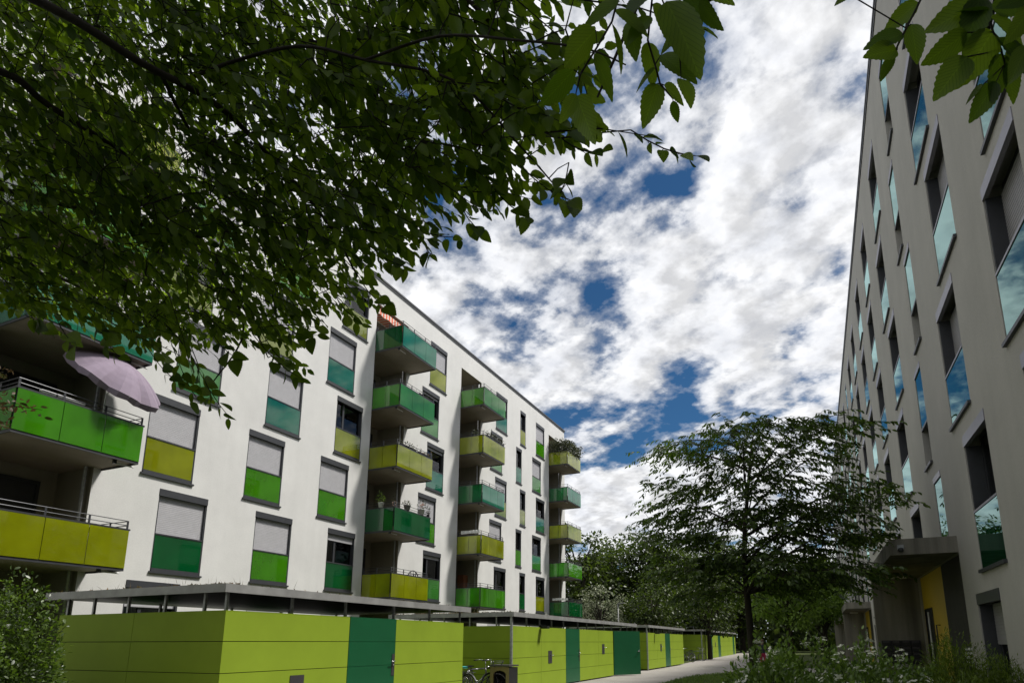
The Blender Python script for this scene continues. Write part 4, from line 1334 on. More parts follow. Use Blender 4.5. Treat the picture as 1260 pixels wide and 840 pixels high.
# ---- crown made of leaf clumps, for the trees farther off
def clump_tree(label, name, base, h, rx, ry, trunk_h, mat, n, size, group=None, lean=0.0, cat='tree', nb=26, inner=.35):
    T = thing(name, label, cat, base, group)
    b = Vector(base); cz = trunk_h + (h - trunk_h) * .5; hz = (h - trunk_h) * .5
    tk = MB()
    r0 = .028 * h if h > 4 else .05
    top = b + Vector((lean, 0, h * .75))
    tk.tube([b, b + Vector((lean * .2, 0, trunk_h)), b + Vector((lean * .6, 0, h * .5)), top], [r0, r0 * .8, r0 * .5, r0 * .15], 8)
    part('trunk', tk, M['bark'], T, True)
    br = MB()
    cents = []
    for i in range(nb):
        d = Vector(rv(1)[0]); 
        rr = random.uniform(.45, .92)
        c = b + Vector((lean * .6 + d.x * rx * rr, d.y * ry * rr, cz + d.z * hz * rr))
        cents.append((c, random.uniform(.75, 1.3)))
        st = b + Vector((lean * .3, 0, max(trunk_h * .8, min(h * .7, (c - b).z * .6))))
        br.tube([st, st.lerp(c, .5) + Vector((0, 0, .05 * h)), c], [r0 * .35, r0 * .2, .01], 5, cap=False)
    part('branch', br, M['bark'], T)
    per = n // nb; LP, LD, LN = [], [], []
    cs = min(rx, ry, hz) * inner
    for c, s_ in cents:
        g = RNG.normal(size=(per, 3)); g /= np.linalg.norm(g, axis=1, keepdims=True)
        rad = RNG.random(per) ** .45
        g = g * rad[:, None] * np.array((cs * 1.25, cs * 1.25, cs * .8)) * s_
        LP.append(np.array(c) + g); LD.append(g / (np.linalg.norm(g, axis=1, keepdims=True) + .01) + RNG.normal(0, .6, (per, 3)) + np.array((0, 0, -.25)))
        LN.append(RNG.normal(0, .5, (per, 3)) + np.array((0, 0, 1.0)))
    LP, LD, LN = np.concatenate(LP), np.concatenate(LD), np.concatenate(LN)
    n = len(LP); L = RNG.uniform(.65, 1.35, n) * size
    leaf_part('crown', leaves_mesh('crown', LP, LD, LN, L, L * .62, 'four', mat, base), T)
    return T

GT = 'trees closing the end of the courtyard'
def place(px_, py_, Y):
    p = ray(px_, py_); return p * (Y / p.y)
for (px_, ptop, Y, rx, mat, lab, nm) in [
    (712, 640, 66, 4.6, 'leaf_back', 'dense dark tree just behind the far corner of the white block', 'broadleaf_tree'),
    (752, 650, 74, 5.2, 'leaf_back', 'tall dark rounded tree rising above the pale flowering shrub', 'broadleaf_tree'),
    (800, 655, 70, 4.6, 'leaf_back', 'dark broad tree behind the third shed', 'broadleaf_tree'),
    (850, 658, 82, 6.0, 'leaf_back', 'large dark tree between the third and the last shed', 'broadleaf_tree'),
    (905, 655, 88, 6.5, 'leaf_back', 'deep green tree behind the trunk of the courtyard tree', 'broadleaf_tree'),
    (1000, 668, 92, 6.5, 'leaf_back', 'dark tree at the far end of the grey block', 'broadleaf_tree')]:
    t = place(px_, ptop, Y)
    clump_tree(lab, nm, (t.x, Y, gz(Y)), t.z - gz(Y), rx, rx * .9, 1.2, M[mat], 9500, .46, GT, nb=54, inner=.36)
for (px_, ptop, Y, rx, lab, ph) in [
    (965, 690, 44, 2.6, 'light green young tree with a forked trunk behind the white flowering bushes', 2.3),
    (1008, 700, 50, 2.4, 'light green small tree beside the second porch of the grey block', 2.2),
    (800, 705, 52, 2.6, 'smaller dark green tree hanging over the roof of the third shed', 1.8),
    (868, 700, 56, 3.2, 'small dark green tree left of the courtyard tree trunk', 1.8)]:
    t = place(px_, ptop, Y)
    clump_tree(lab, 'young_tree', (t.x, Y, gz(Y)), t.z - gz(Y), rx, rx, ph, M['leaf_light' if px_ > 900 else 'leaf_back'], 4200, .24, GT, nb=34, inner=.34)
# pale flowering shrubs behind the second and third shed
t = place(738, 712, 50)
clump_tree('large shrub covered with pale grey-white blossom behind the second shed', 'flowering_shrub', (t.x, 50, gz(50)), t.z - gz(50), 2.3, 1.9, .6, M['leaf_pale'], 4200, .17, None, cat='shrub', nb=46, inner=.3)
t = place(806, 748, 62)
clump_tree('small white blossoming shrub above the roof of the third shed', 'flowering_shrub', (t.x, 62, gz(62)), t.z - gz(62), 1.5, 1.3, .5, M['leaf_pale'], 1400, .15, None, cat='shrub', nb=26, inner=.3)
t = place(858, 758, 84)
clump_tree('low mid green bush behind the roof of the last shed', 'shrub', (t.x, 84, gz(84)), t.z - gz(84) + .4, 2.4, 2.0, .5, M['leaf_light'], 1600, .25, None, cat='shrub', nb=26, inner=.35)
# distant wood closing the view
n = 20000
X_ = RNG.uniform(-75, 40, n); Yw = RNG.uniform(100, 118, n); Z_ = gz(105) + RNG.random(n) ** 1.15 * (11 + 2.5 * np.sin(X_ * .5) + 1.5 * np.sin(X_ * 1.3))
L_ = RNG.uniform(.8, 1.7, n)
me = leaves_mesh('woods', np.stack([X_, Yw, Z_], 1), rv(n), rv(n) + np.array((0, -.4, .6)), L_, L_ * .7, 'four', M['leaf_back'])
wd = bpy.data.objects.new('woods', me); link(wd, None, wloc=(0, 0, 0)); tag(wd, kind='stuff')

# ---- bushes in the foreground
def bush(label, name, base, rx, ry, h, mat, n, size, kind='six', petals=0, wl=.55, up=.3, needle=False, group=None, stems=14, lump=.25, pos_low=.15):
    T = thing(name, label, 'bush', base, group)
    b = np.array(base)
    st = MB()
    for i in range(stems):
        a = random.uniform(0, 2 * math.pi); r_ = random.uniform(.2, .85)
        q = Vector(base) + Vector((rx * r_ * math.cos(a), ry * r_ * math.sin(a), h * random.uniform(.6, .92)))
        st.tube([Vector(base) + Vector((random.gauss(0, .08), random.gauss(0, .08), 0)), Vector(base).lerp(q, .5) + Vector((0, 0, h * .15)), q], [.012, .008, .003], 5, cap=False)
    part('stem', st, M['bark'], T)
    n = int(n * 3.2); size *= 1.12
    d = RNG.normal(size=(n, 3)); d /= np.linalg.norm(d, axis=1, keepdims=True); d[:, 2] = np.abs(d[:, 2])
    ph = RNG.uniform(0, 6.28, 4)
    az = np.arctan2(d[:, 1], d[:, 0])
    lumpy = 1 + lump * (np.sin(az * 3 + ph[0]) * .5 + np.sin(az * 7 + ph[1] + d[:, 2] * 5) * .4 + np.sin(d[:, 2] * 9 + ph[2] + az * 2) * .35)
    rad = (1 - RNG.random(n) ** 1.8 * .6) * lumpy + RNG.normal(0, .035, n)
    Pp = b + d * rad[:, None] * np.array((rx, ry, h))
    Pp[:, 2] = np.maximum(Pp[:, 2], b[2] + pos_low * .3)
    Dd = d + RNG.normal(0, .55, (n, 3)) + np.array((0, 0, up))
    L = RNG.uniform(.6, 1.3, n) * size
    leaf_part('foliage', leaves_mesh('foliage', Pp, Dd, RNG.normal(0, .5, (n, 3)) + d * .3 + np.array((0, 0, .8)), L, L * (wl if not needle else .2), kind, mat, base), T)
    if petals:
        pd = RNG.normal(size=(petals, 3)); pd[:, 2] = np.abs(pd[:, 2]) * 1.1 + .18; pd /= np.linalg.norm(pd, axis=1, keepdims=True)
        az = np.arctan2(pd[:, 1], pd[:, 0])
        lum = 1 + lump * (np.sin(az * 3 + ph[0]) * .5 + np.sin(az * 7 + ph[1] + pd[:, 2] * 5) * .4 + np.sin(pd[:, 2] * 9 + ph[2] + az * 2) * .35)
        c = b + pd * (lum * 1.02)[:, None] * np.array((rx, ry, h))
        PP, DD, NN = [], [], []
        for q, dd in zip(c, pd):
            for fl in range(random.choice((1, 2, 3, 5))):
                o = q + RNG.normal(0, .03, 3)
                for k_ in range(5):
                    v = RNG.normal(size=3); v -= dd * v.dot(dd) * .8
                    PP.append(o); DD.append(v); NN.append(dd)
        m_ = len(PP)
        leaf_part('blossom', leaves_mesh('blossom', PP, DD, NN, RNG.uniform(.034, .054, m_), RNG.uniform(.030, .046, m_), 'six', M['petal'], base), T)
    return T
GBU = 'bushes along the foot of the picture'
bush('white flowering bush farthest left, with rounder leaves beside the path', 'flowering_bush', (-.62, 8.0, GZ), .62, .6, 1.30, M['leaf_bush'], 3800, .058, petals=61, group=GBU)
bush('white flowering bush in front of the courtyard tree trunk', 'flowering_bush', (-.25, 9.4, GZ), .85, .8, 1.38, M['leaf_bush'], 4400, .055, petals=82, group=GBU)
bush('white flowering bush below the second porch', 'flowering_bush', (.42, 8.6, GZ), .70, .7, 1.34, M['leaf_bush'], 4200, .052, petals=108, group=GBU)
bush('white flowering bush nearest the letterboxes', 'flowering_bush', (.92, 9.3, GZ), .60, .65, 1.24, M['leaf_bush'], 3400, .052, petals=79, group=GBU)
bush('low white flowering bush at the bottom edge of the picture', 'flowering_bush', (.36, 6.4, GZ), .62, .6, 1.04, M['leaf_bush'], 3400, .048, petals=79, group=GBU)
bush('feathery evergreen bush in front of the yellow entrance', 'evergreen_bush', (1.60, 9.6, GZ), .60, .6, 1.48, M['leaf_yew'], 12000, .048, needle=True, up=.25, group=GBU, kind='four', lump=.16)
bush('feathery evergreen bush under the ground floor window', 'evergreen_bush', (2.08, 9.4, GZ), .62, .6, 1.24, M['leaf_yew'], 12000, .048, needle=True, up=.25, group=GBU, kind='four', lump=.16)
bush('low feathery evergreen bush at the lower right corner', 'evergreen_bush', (1.25, 7.4, GZ), .7, .6, 1.14, M['leaf_yew'], 12000, .045, needle=True, up=.25, group=GBU, kind='four', lump=.16)
bush('broad leafy bush filling the dark lower left corner beside the near shed', 'leafy_bush', (-10.95, 5.3, GZ), 1.0, .8, 2.3, M['leaf_tree'], 5500, .06, up=-.1, lump=.16)
bush('second leafy bush behind the lower left corner', 'leafy_bush', (-12.9, 5.2, GZ), 1.1, .9, 2.4, M['leaf_tree'], 4500, .085, up=-.1)

# ---- slender sapling whose tips reach in at the left
SP = thing('sapling', 'thin sapling with reddish young leaves reaching in before the green balcony', 'sapling', (-7.05, 2.35, GZ))
tk = MB(); tk.tube([(-7.05, 2.35, GZ), (-7.0, 2.4, 0), (-6.9, 2.6, 1.4), (-6.85, 2.8, 2.2)], [.04, .032, .02, .008], 7)
part('trunk', tk, M['bark'], SP, True)
br = MB(); LP, LD, LN = [], [], []
for a, b in (((0 - 30, 500), (52, 504)), ((-30, 500), (30, 497)), ((-30, 470), (14, 455)), ((-40, 490), (10, 480)), ((-30, 520), (12, 520))):
    p = ray(*a); p = p * (2.8 / p.y); q = ray(*b); q = q * (3.0 / q.y)
    st = Vector((-6.93, 2.55, 1.2))
    br.tube([st, p, p.lerp(q, .6) + Vector((0, 0, .02)), q], [.009, .006, .004, .002], 4, cap=False)
    nn = 26
    for j in range(nn):
        u = random.uniform(.1, 1.02); o = p.lerp(q, u)
        LP.append(tuple(o + Vector((random.gauss(0, .03), random.gauss(0, .03), random.gauss(0, .03))))); LD.append((random.gauss(.3, .6), random.gauss(.2, .6), random.gauss(-.2, .6))); LN.append(tuple(rv(1)[0]))
part('branch', br, M['twig'], SP)
n = len(LP); L = RNG.uniform(.035, .07, n)
leaf_part('crown', leaves_mesh('crown', LP, LD, LN, L, L * .5, 'six', M['leaf_red'], WPOS[SP.name]), SP)

# ---- the big tree whose branches fill the upper left
OUT = [(-80, -80), (905, -80), (905, -8), (887, 8), (880, 34), (872, 30), (866, 70), (852, 92), (846, 110), (832, 140), (838, 165), (856, 196), (834, 202), (800, 182), (775, 172), (740, 182), (705, 172), (688, 184), (680, 220), (708, 250), (704, 268), (660, 260), (640, 262), (618, 272), (560, 262), (548, 285), (520, 300), (505, 330),
       (470, 320), (455, 345), (470, 375), (448, 398), (420, 388), (398, 396), (380, 420), (370, 468), (340, 462), (322, 430), (285, 420), (262, 440), (270, 500), (278, 512), (240, 496), (222, 455), (200, 424), (180, 440), (150, 415), (128, 440), (112, 402), (92, 425), (70, 412), (48, 400), (30, 388), (0, 372), (-80, 360)]
INNER = [(-80, -80), (770, -80), (725, 20), (690, 90), (650, 145), (655, 180), (638, 212), (600, 232), (560, 232), (520, 262), (480, 288), (455, 318), (440, 350), (400, 370), (360, 390), (330, 400), (290, 390), (240, 412), (215, 405), (180, 402), (120, 385), (60, 375), (0, 365), (-80, 355)]
def in_poly(x, y, OUT=OUT):
    c = False; j = len(OUT) - 1
    for i in range(len(OUT)):
        xi, yi = OUT[i]; xj, yj = OUT[j]
        if (yi > y) != (yj > y) and x < (xj - xi) * (y - yi) / (yj - yi) + xi: c = not c
        j = i
    return c
def depth_at(x, y):       # how far off the nearest sprays hang there
    fx = min(max(x / 860.0, 0), 1)
    d = 3.5 - 1.75 * fx ** 1.4
    if y > 250: d += (y - 250) / 250 * 1.0
    return d
HB = thing('hornbeam_tree', 'large dark leafy tree whose overhanging branches fill the upper left', 'tree', (-3.9, -.3, GZ))
tk = MB(); tk.tube([(-3.9, -.3, GZ), (-3.88, -.28, 0), (-3.8, -.2, 1.3), (-3.72, -.1, 2.6), (-3.6, 0, 5.0), (-3.5, 0, 9.5)], [.24, .2, .18, .15, .12, .03], 12)
part('trunk', tk, M['bark'], HB, True)
NET = []
br = MB()
def limb(pts, r0, r1, from_trunk=None):
    P_ = [Vector(from_trunk)] if from_trunk else []
    P_ += [at(*p) for p in pts]
    fine = []
    for i in range(len(P_) - 1):
        a = P_[max(i - 1, 0)]; b = P_[i]; c = P_[i + 1]; d = P_[min(i + 2, len(P_) - 1)]
        for k_ in range(5):
            t = k_ / 5
            fine.append(.5 * ((2 * b) + (c - a) * t + (2 * a - 5 * b + 4 * c - d) * t * t + (3 * b - a - 3 * c + d) * t ** 3))
    fine.append(P_[-1])
    m_ = len(fine)
    rr = [r0 + (r1 - r0) * i / (m_ - 1) for i in range(m_)]
    br.tube(fine, rr, 7, cap=False)
    for p in fine[2:]: NET.append(p)
limb([(-150, -80, 2.9), (60, 8, 2.7), (170, 75, 2.8), (265, 128, 3.0), (330, 190, 3.3), (400, 270, 3.6), (440, 340, 3.9)], .026, .005, (-3.72, -.1, 2.5))
limb([(235, 96, 2.95), (290, 75, 2.9), (370, 57, 2.7), (450, 74, 2.5), (560, 100, 2.4), (640, 180, 2.5), (680, 225, 2.6)], .009, .003)
limb([(450, 74, 2.5), (540, 45, 2.3), (640, 50, 2.0), (720, 60, 1.85), (770, 80, 1.8)], .006, .002)
limb([(-150, 60, 3.3), (0, 88, 3.2), (60, 130, 3.3), (170, 205, 3.6), (250, 300, 4.0), (300, 380, 4.2), (330, 440, 4.3)], .026, .004, (-3.8, -.2, 1.6))
limb([(-150, 180, 3.9), (0, 232, 3.8), (100, 258, 3.8), (235, 300, 4.0), (300, 400, 4.3), (262, 470, 4.4)], .022, .004, (-3.82, -.22, 1.4))
limb([(-150, 250, 4.6), (0, 300, 4.6), (80, 360, 4.7), (150, 405, 4.8)], .016, .004, (-3.84, -.25, 1.2))
limb([(200, 95, 3.0), (240, 170, 3.3), (300, 240, 3.8), (380, 330, 4.3), (430, 380, 4.6)], .010, .003)
limb([(500, -120, 3.0), (560, -20, 2.6), (620, 60, 2.6), (600, 160, 2.9), (560, 230, 3.2)], .014, .003, (-3.5, 0, 5.0))
limb([(820, -160, 2.0), (800, -40, 1.75), (770, 40, 1.7), (735, 120, 1.75)], .010, .003, (-3.6, 0, 4.4))
limb([(840, -100, 1.9), (850, 10, 1.65), (840, 90, 1.7)], .008, .003, (-3.6, 0, 4.3))
NETA = np.array([tuple(p) for p in NET])
FP, FD, FN, FL = [], [], [], []     # finely shaped near leaves
GP, GD, GN, GL = [], [], [], []
tw = MB()
away = Vector((.75, .62, 0)).normalized()
def spray(base, dirv, length, nleaf, fine):
    dirv = Vector(dirv).normalized()
    tipp = base + dirv * length + Vector((0, 0, -.22 * length))
    mid = base.lerp(tipp, .5) + Vector((0, 0, .06 * length))
    tw.tube([base, mid, tipp], [.0032, .0024, .0012], 3, cap=False)
    side0 = dirv.cross(Vector((0, 0, 1)))
    side0 = side0.normalized() if side0.length > 1e-3 else Vector((1, 0, 0))
    roll = random.gauss(0, .55)
    nrm = (Vector((0, 0, 1)) * math.cos(roll) + side0 * math.sin(roll)).normalized()
    for j in range(nleaf):
        u = (j + .35 + .3 * random.random()) / nleaf
        p = base.lerp(mid, u * 2) if u < .5 else mid.lerp(tipp, u * 2 - 1)
        sg = 1 if j % 2 else -1
        side = (dirv.cross(nrm)).normalized() * sg
        ld = dirv * random.uniform(.45, .95) + side * random.uniform(.5, .95) + Vector((0, 0, -random.uniform(.25, 1.1)))
        if j == nleaf - 1: ld = dirv + Vector((0, 0, -.4))
        ln = random.uniform(.054, .090) * (1.1 - .35 * abs(u - .5))
        nn_ = nrm + Vector((random.gauss(0, .3), random.gauss(0, .3), random.gauss(0, .2)))
        if fine: FP.append(tuple(p)); FD.append(tuple(ld)); FN.append(tuple(nn_)); FL.append(ln)
        else: GP.append(tuple(p)); GD.append(tuple(ld)); GN.append(tuple(nn_)); GL.append(ln)
    return tipp
BASES = []
def connect(base):
    BASES.append(tuple(base))
def try_spray(x, y, d, bias=None):
    base = at(x, y, d)
    a = random.gauss(0, .8)
    dv = Vector((away.x * math.cos(a) - away.y * math.sin(a), away.x * math.sin(a) + away.y * math.cos(a), random.gauss(-.18, .28)))
    ln = random.uniform(.22, .42)
    t = base + dv.normalized() * ln + Vector((0, 0, -.25 * ln))
    q = to_px(t)
    if q is None or not in_poly(q[0] - 6, q[1] - 8): return False
    m_ = to_px(base.lerp(t, .55))
    if m_ and not in_poly(*m_): return False
    connect(base)
    spray(base, dv, ln, random.randint(7, 10), d < 2.9)
    return True
def fill(nspray, mult, jit):
    c = 0; guard = 0
    while c < nspray and guard < nspray * 30:
        guard += 1
        x = random.uniform(-70, 900); y = random.uniform(-75, 515)
        if not in_poly(x, y): continue
        if not in_poly(x, y, INNER) and (mult > 1 or random.random() < .8): continue
        d = depth_at(x, y) * mult * random.uniform(1 - jit, 1 + jit)
        if random.random() > (d / (4.6 * mult)) ** 2 * 1.0 + .12: continue
        if mult > 1 and random.random() < (x - 480) / 190: continue
        if mult == 1 and x > 640 and random.random() < (.5 if x < 690 else .9): continue
        if try_spray(x, y, d): c += 1
fill(1000, 1.0, .12)
fill(820, 1.35, .15)
fill(850, 1.85, .18)
# edge sprays, so that the lower border ends in single twigs
for i in range(len(OUT)):
    xa, ya = OUT[i]; xb, yb = OUT[(i + 1) % len(OUT)]
    seg = math.hypot(xb - xa, yb - ya)
    for _ in range(int(seg / 30) + 1):
        t = random.random(); x = xa + (xb - xa) * t - random.uniform(2, 26); y = ya + (yb - ya) * t - random.uniform(4, 34)
        if not in_poly(x, y) or x > 900 or y < -60: continue
        try_spray(x, y, depth_at(x, y) * random.uniform(.95, 1.25))
HP, HD, HN, HL = [], [], [], []
def hung(pts, d, leaves, d2=None):
    P_ = [at(x, y, d) for x, y in pts]
    BASES.append(tuple(P_[0]))
    tw.tube(P_, [.0026] * (len(P_) - 1) + [.0012], 5, cap=False)
    for (x, y, tx, ty) in leaves:
        dd = d * random.uniform(.985, 1.02)
        a = at(x, y, dd); b = at(tx, ty, dd * random.uniform(.95, 1.05)); v = b - a
        q = min(P_, key=lambda p: (p - a).length)
        tw.tube([q, a], .0013, 4, cap=False)
        HP.append(tuple(a)); HD.append(tuple(v)); HL.append(v.length)
        HN.append(tuple(FW * -1 + Vector((random.gauss(0, .4), random.gauss(0, .4), random.gauss(.2, .4)))))
hung([(768, -25), (760, 0), (753, 27), (735, 58), (714, 92), (708, 118)], 1.45,
     [(733, 37, 687, 85), (706, 86, 664, 134), (710, 118, 729, 172), (731, 66, 758, 124), (753, 29, 770, 89), (762, 2, 713, 33), (757, 12, 800, 40), (716, 90, 742, 100), (744, 44, 716, 52), (709, 116, 690, 150)])
hung([(805, -25), (800, 20), (797, 50), (806, 80), (812, 103), (828, 122)], 1.5,
     [(797, 52, 805, 105), (813, 68, 859, 97), (776, 25, 782, 72), (809, 103, 793, 152), (817, 105, 846, 128), (828, 124, 834, 152), (800, 20, 772, 50), (803, 5, 830, 55), (806, 84, 780, 112), (800, -8, 770, 14)])
hung([(842, -25), (832, 20), (836, 60), (838, 97)], 1.42, [(820, 2, 865, 87), (838, 97, 853, 127), (836, 30, 868, 60), (834, 40, 812, 66), (838, -10, 880, 30)])
hung([(866, -30), (861, -2)], 1.4, [(861, 0, 886, 39), (863, -14, 905, 2)])
def chain(x0, y0, x1, y1, d, n, ln):
    pts = [(x0 + (x1 - x0) * t, y0 + (y1 - y0) * t + 7 * math.sin(t * 3.1)) for t in (0, .25, .5, .75, 1)]
    lv = []
    for j in range(n):
        t = .12 + .88 * (j + .5) / n; sg = 1 if j % 2 else -1
        x = x0 + (x1 - x0) * t; y = y0 + (y1 - y0) * t + 7 * math.sin(t * 3.1)
        an = math.atan2(y1 - y0, x1 - x0) + sg * random.uniform(.5, 1.3); l_ = ln * random.uniform(.7, 1.15)
        ex, ey = math.cos(an), math.sin(an)
        ey = ey + .55
        nn_ = math.hypot(ex, ey); lv.append((x + 2 * ex, y + 2 * ey, x + l_ * ex / nn_, y + l_ * ey / nn_))
    hung(pts, d, lv)
for c_ in [(776, 160, 858, 192, 2.3, 9, 17), (640, 204, 708, 248, 2.6, 10, 19), (600, 222, 650, 266, 2.7, 8, 19), (560, 240, 592, 284, 2.9, 7, 17), (486, 268, 566, 292, 3.0, 10, 16),
           (450, 296, 502, 328, 3.2, 8, 18), (436, 332, 474, 376, 3.3, 7, 18), (405, 352, 446, 398, 3.4, 7, 19), (372, 356, 400, 398, 3.5, 6, 18), (310, 410, 372, 466, 3.6, 9, 18), (318, 400, 352, 446, 3.7, 7, 17),
           (232, 430, 283, 514, 3.8, 10, 18), (210, 420, 246, 496, 3.9, 8, 18), (255, 400, 292, 440, 3.7, 6, 18), (165, 395, 206, 440, 4.2, 6, 17), (110, 380, 148, 440, 4.3, 7, 17), (66, 384, 94, 424, 4.4, 6, 16), (30, 372, 54, 402, 4.4, 5, 16),
           (690, 170, 742, 186, 2.2, 7, 20), (700, 200, 690, 236, 2.5, 6, 20), (520, 292, 532, 312, 3.0, 4, 17), (340, 395, 392, 412, 3.5, 7, 18), (180, 425, 222, 470, 4.0, 7, 17)]:
    chain(*c_)
mst_connect(NET, BASES, tw, lambda L_: min(.006, .0022 + .004 * L_), 4)
# unseen rest of the crown, made tall and dense to shade the near shed
c = 0; NFRONT = len(GL)
while c < 5500:
    p = Vector((random.uniform(-14, -1.8), random.uniform(-7, 5.5), random.uniform(.4, 11.5)))
    if (((p.x + 5.8) / 8.0) ** 2 + ((p.y + .6) / 6.0) ** 2 + ((p.z - 5.2) / 6.0) ** 2) > 1 or p.length < 1.5: continue
    if p.y > -.6 and p.z > 2.4: continue
    q = to_px(p)
    if q and -420 < q[0] < 1680 and -420 < q[1] < 1250: continue
    a = random.uniform(0, 6.28)
    base = p
    spray(base, (math.cos(a), math.sin(a), random.gauss(-.1, .25)), random.uniform(.3, .5), 9, False); c += 1
    if c % 6 == 0:
        st = Vector((-3.6, 0, min(9.0, max(1.5, p.z - 1))))
        br.tube([st, st.lerp(p, .5) + Vector((0, 0, .2)), p], [.03, .018, .004], 5, cap=False)
part('branch', br, M['bark'], HB, True)
part('twig', tw, M['twig'], HB)
if FP:
    L = np.array(FL); leaf_part('crown', leaves_mesh('crown', FP, FD, FN, L, L * RNG.uniform(.5, .6, len(L)), 'fine', M['leaf_near'], WPOS[HB.name]), HB)
L = np.array(HL); leaf_part('crown', leaves_mesh('crown', HP, HD, HN, L, L * RNG.uniform(.40, .48, len(L)), 'finest', M['leaf_near'], WPOS[HB.name]), HB)
L = np.array(GL); L[NFRONT:] *= 1.7
leaf_part('crown', leaves_mesh('crown', GP, GD, GN, L, L * RNG.uniform(.5, .6, len(L)), 'six', M['leaf_near'], WPOS[HB.name]), HB)
print('leaves', len(FP), len(GP), 'courtyard', n_)

# ---- second tree: a spray hanging into the upper right corner
H2 = thing('hornbeam_tree', 'branch tip of another tree with large toothed leaves hanging at the upper right', 'tree', (1.7, -2.0, GZ))
tk = MB(); tk.tube([(1.7, -2.0, GZ), (1.72, -2.0, .5), (1.65, -1.9, 1.8), (1.5, -1.6, 3.0), (1.3, -1.2, 4.0)], [.12, .10, .085, .06, .03], 10)
part('trunk', tk, M['bark'], H2, True)
br = MB(); tw = MB(); FP, FD, FN, FL = [], [], [], []
root = Vector((1.52, -1.65, 2.9))
def hang(pts, d, leaves):
    P_ = [at(x, y, d) for x, y in pts]
    hi = P_[0] + Vector((.12, -.5, .35))
    br.tube([root, root.lerp(hi, .5) + Vector((0, 0, .25)), hi, P_[0]], [.016, .009, .005, .003], 6, cap=False)
    tw.tube(P_, [.0022] * (len(P_) - 1) + [.001], 5, cap=False)
    for (x, y, tx, ty, dd) in leaves:
        a = at(x, y, d); b = at(tx, ty, d * dd)
        v = b - a
        # petiole from the nearest point of the twig
        q = min(P_, key=lambda p: (p - a).length)
        tw.tube([q, a], .0012, 4, cap=False)
        FP.append(tuple(a)); FD.append(tuple(v)); FL.append(v.length)
        n_ = FW * -1 + Vector((random.gauss(0, .35), random.gauss(0, .35), random.gauss(.2, .3)))
        FN.append(tuple(n_))
hang([(1142, -20), (1128, 10), (1115, 35), (1105, 55), (1098, 72)], 1.25,
     [(1130, 3, 1087, 38, 1.03), (1112, 42, 1064, 56, 1.0), (1104, 62, 1066, 66, .98), (1100, 68, 1082, 100, 1.02), (1121, 30, 1131, 76, 1.0), (1046, -6, 1027, 5, 1.0)])
hang([(1218, -25), (1214, 10), (1222, 40), (1232, 62), (1236, 80)], 1.12,
     [(1212, 2, 1140, 36, 1.02), (1206, -4, 1190, 60, 1.0), (1190, 40, 1136, 80, 1.02), (1222, 38, 1180, 105, 1.0), (1190, 70, 1152, 118, .99), (1232, 66, 1224, 124, 1.0), (1226, 100, 1194, 150, 1.02),
      (1238, 78, 1252, 126, 1.01), (1218, 20, 1268, 60, 1.0), (1228, 46, 1272, 90, .98), (1220, 6, 1268, 10, 1.0), (1214, -6, 1245, -30, 1.0), (1236, 72, 1262, 76, 1.03), (1216, 14, 1176, 10, 1.0), (1210, 104, 1186, 128, 1.03)])
hang([(1275, -30), (1268, 20), (1262, 60)], 1.05, [(1268, 10, 1240, 52, 1.0), (1270, 30, 1296, 80, 1.0), (1264, 56, 1244, 100, 1.0), (1272, -5, 1228, 6, 1.0)])
part('branch', br, M['bark'], H2, True)
part('twig', tw, M['twig'], H2)
L = np.array(FL); leaf_part('crown', leaves_mesh('crown', FP, FD, FN, L, L * .54, 'finest', M['leaf_near'], WPOS[H2.name]), H2)
# remaining crown behind the camera
GP, GD, GN, GL = [], [], [], []
tw = MB(); br2 = MB()
c = 0
while c < 60:
    p = Vector((random.uniform(.3, 2.7), random.uniform(-4.5, .2), random.uniform(2.2, 5.0)))
    q = to_px(p)
    if q and -420 < q[0] < 1680 and -420 < q[1] < 1250: continue
    a = random.uniform(0, 6.28)
    spray(p, (math.cos(a), math.sin(a), -.1), .4, 9, False); c += 1
    if c % 4 == 0: br2.tube([(1.45, -1.5, min(3.4, max(1.6, p.z - .4))), p], [.014, .003], 5, cap=False)
part('twig', tw, M['twig'], H2); part('branch', br2, M['bark'], H2)
L = np.array(GL); leaf_part('crown', leaves_mesh('crown', GP, GD, GN, L, L * .55, 'six', M['leaf_near'], WPOS[H2.name]), H2)

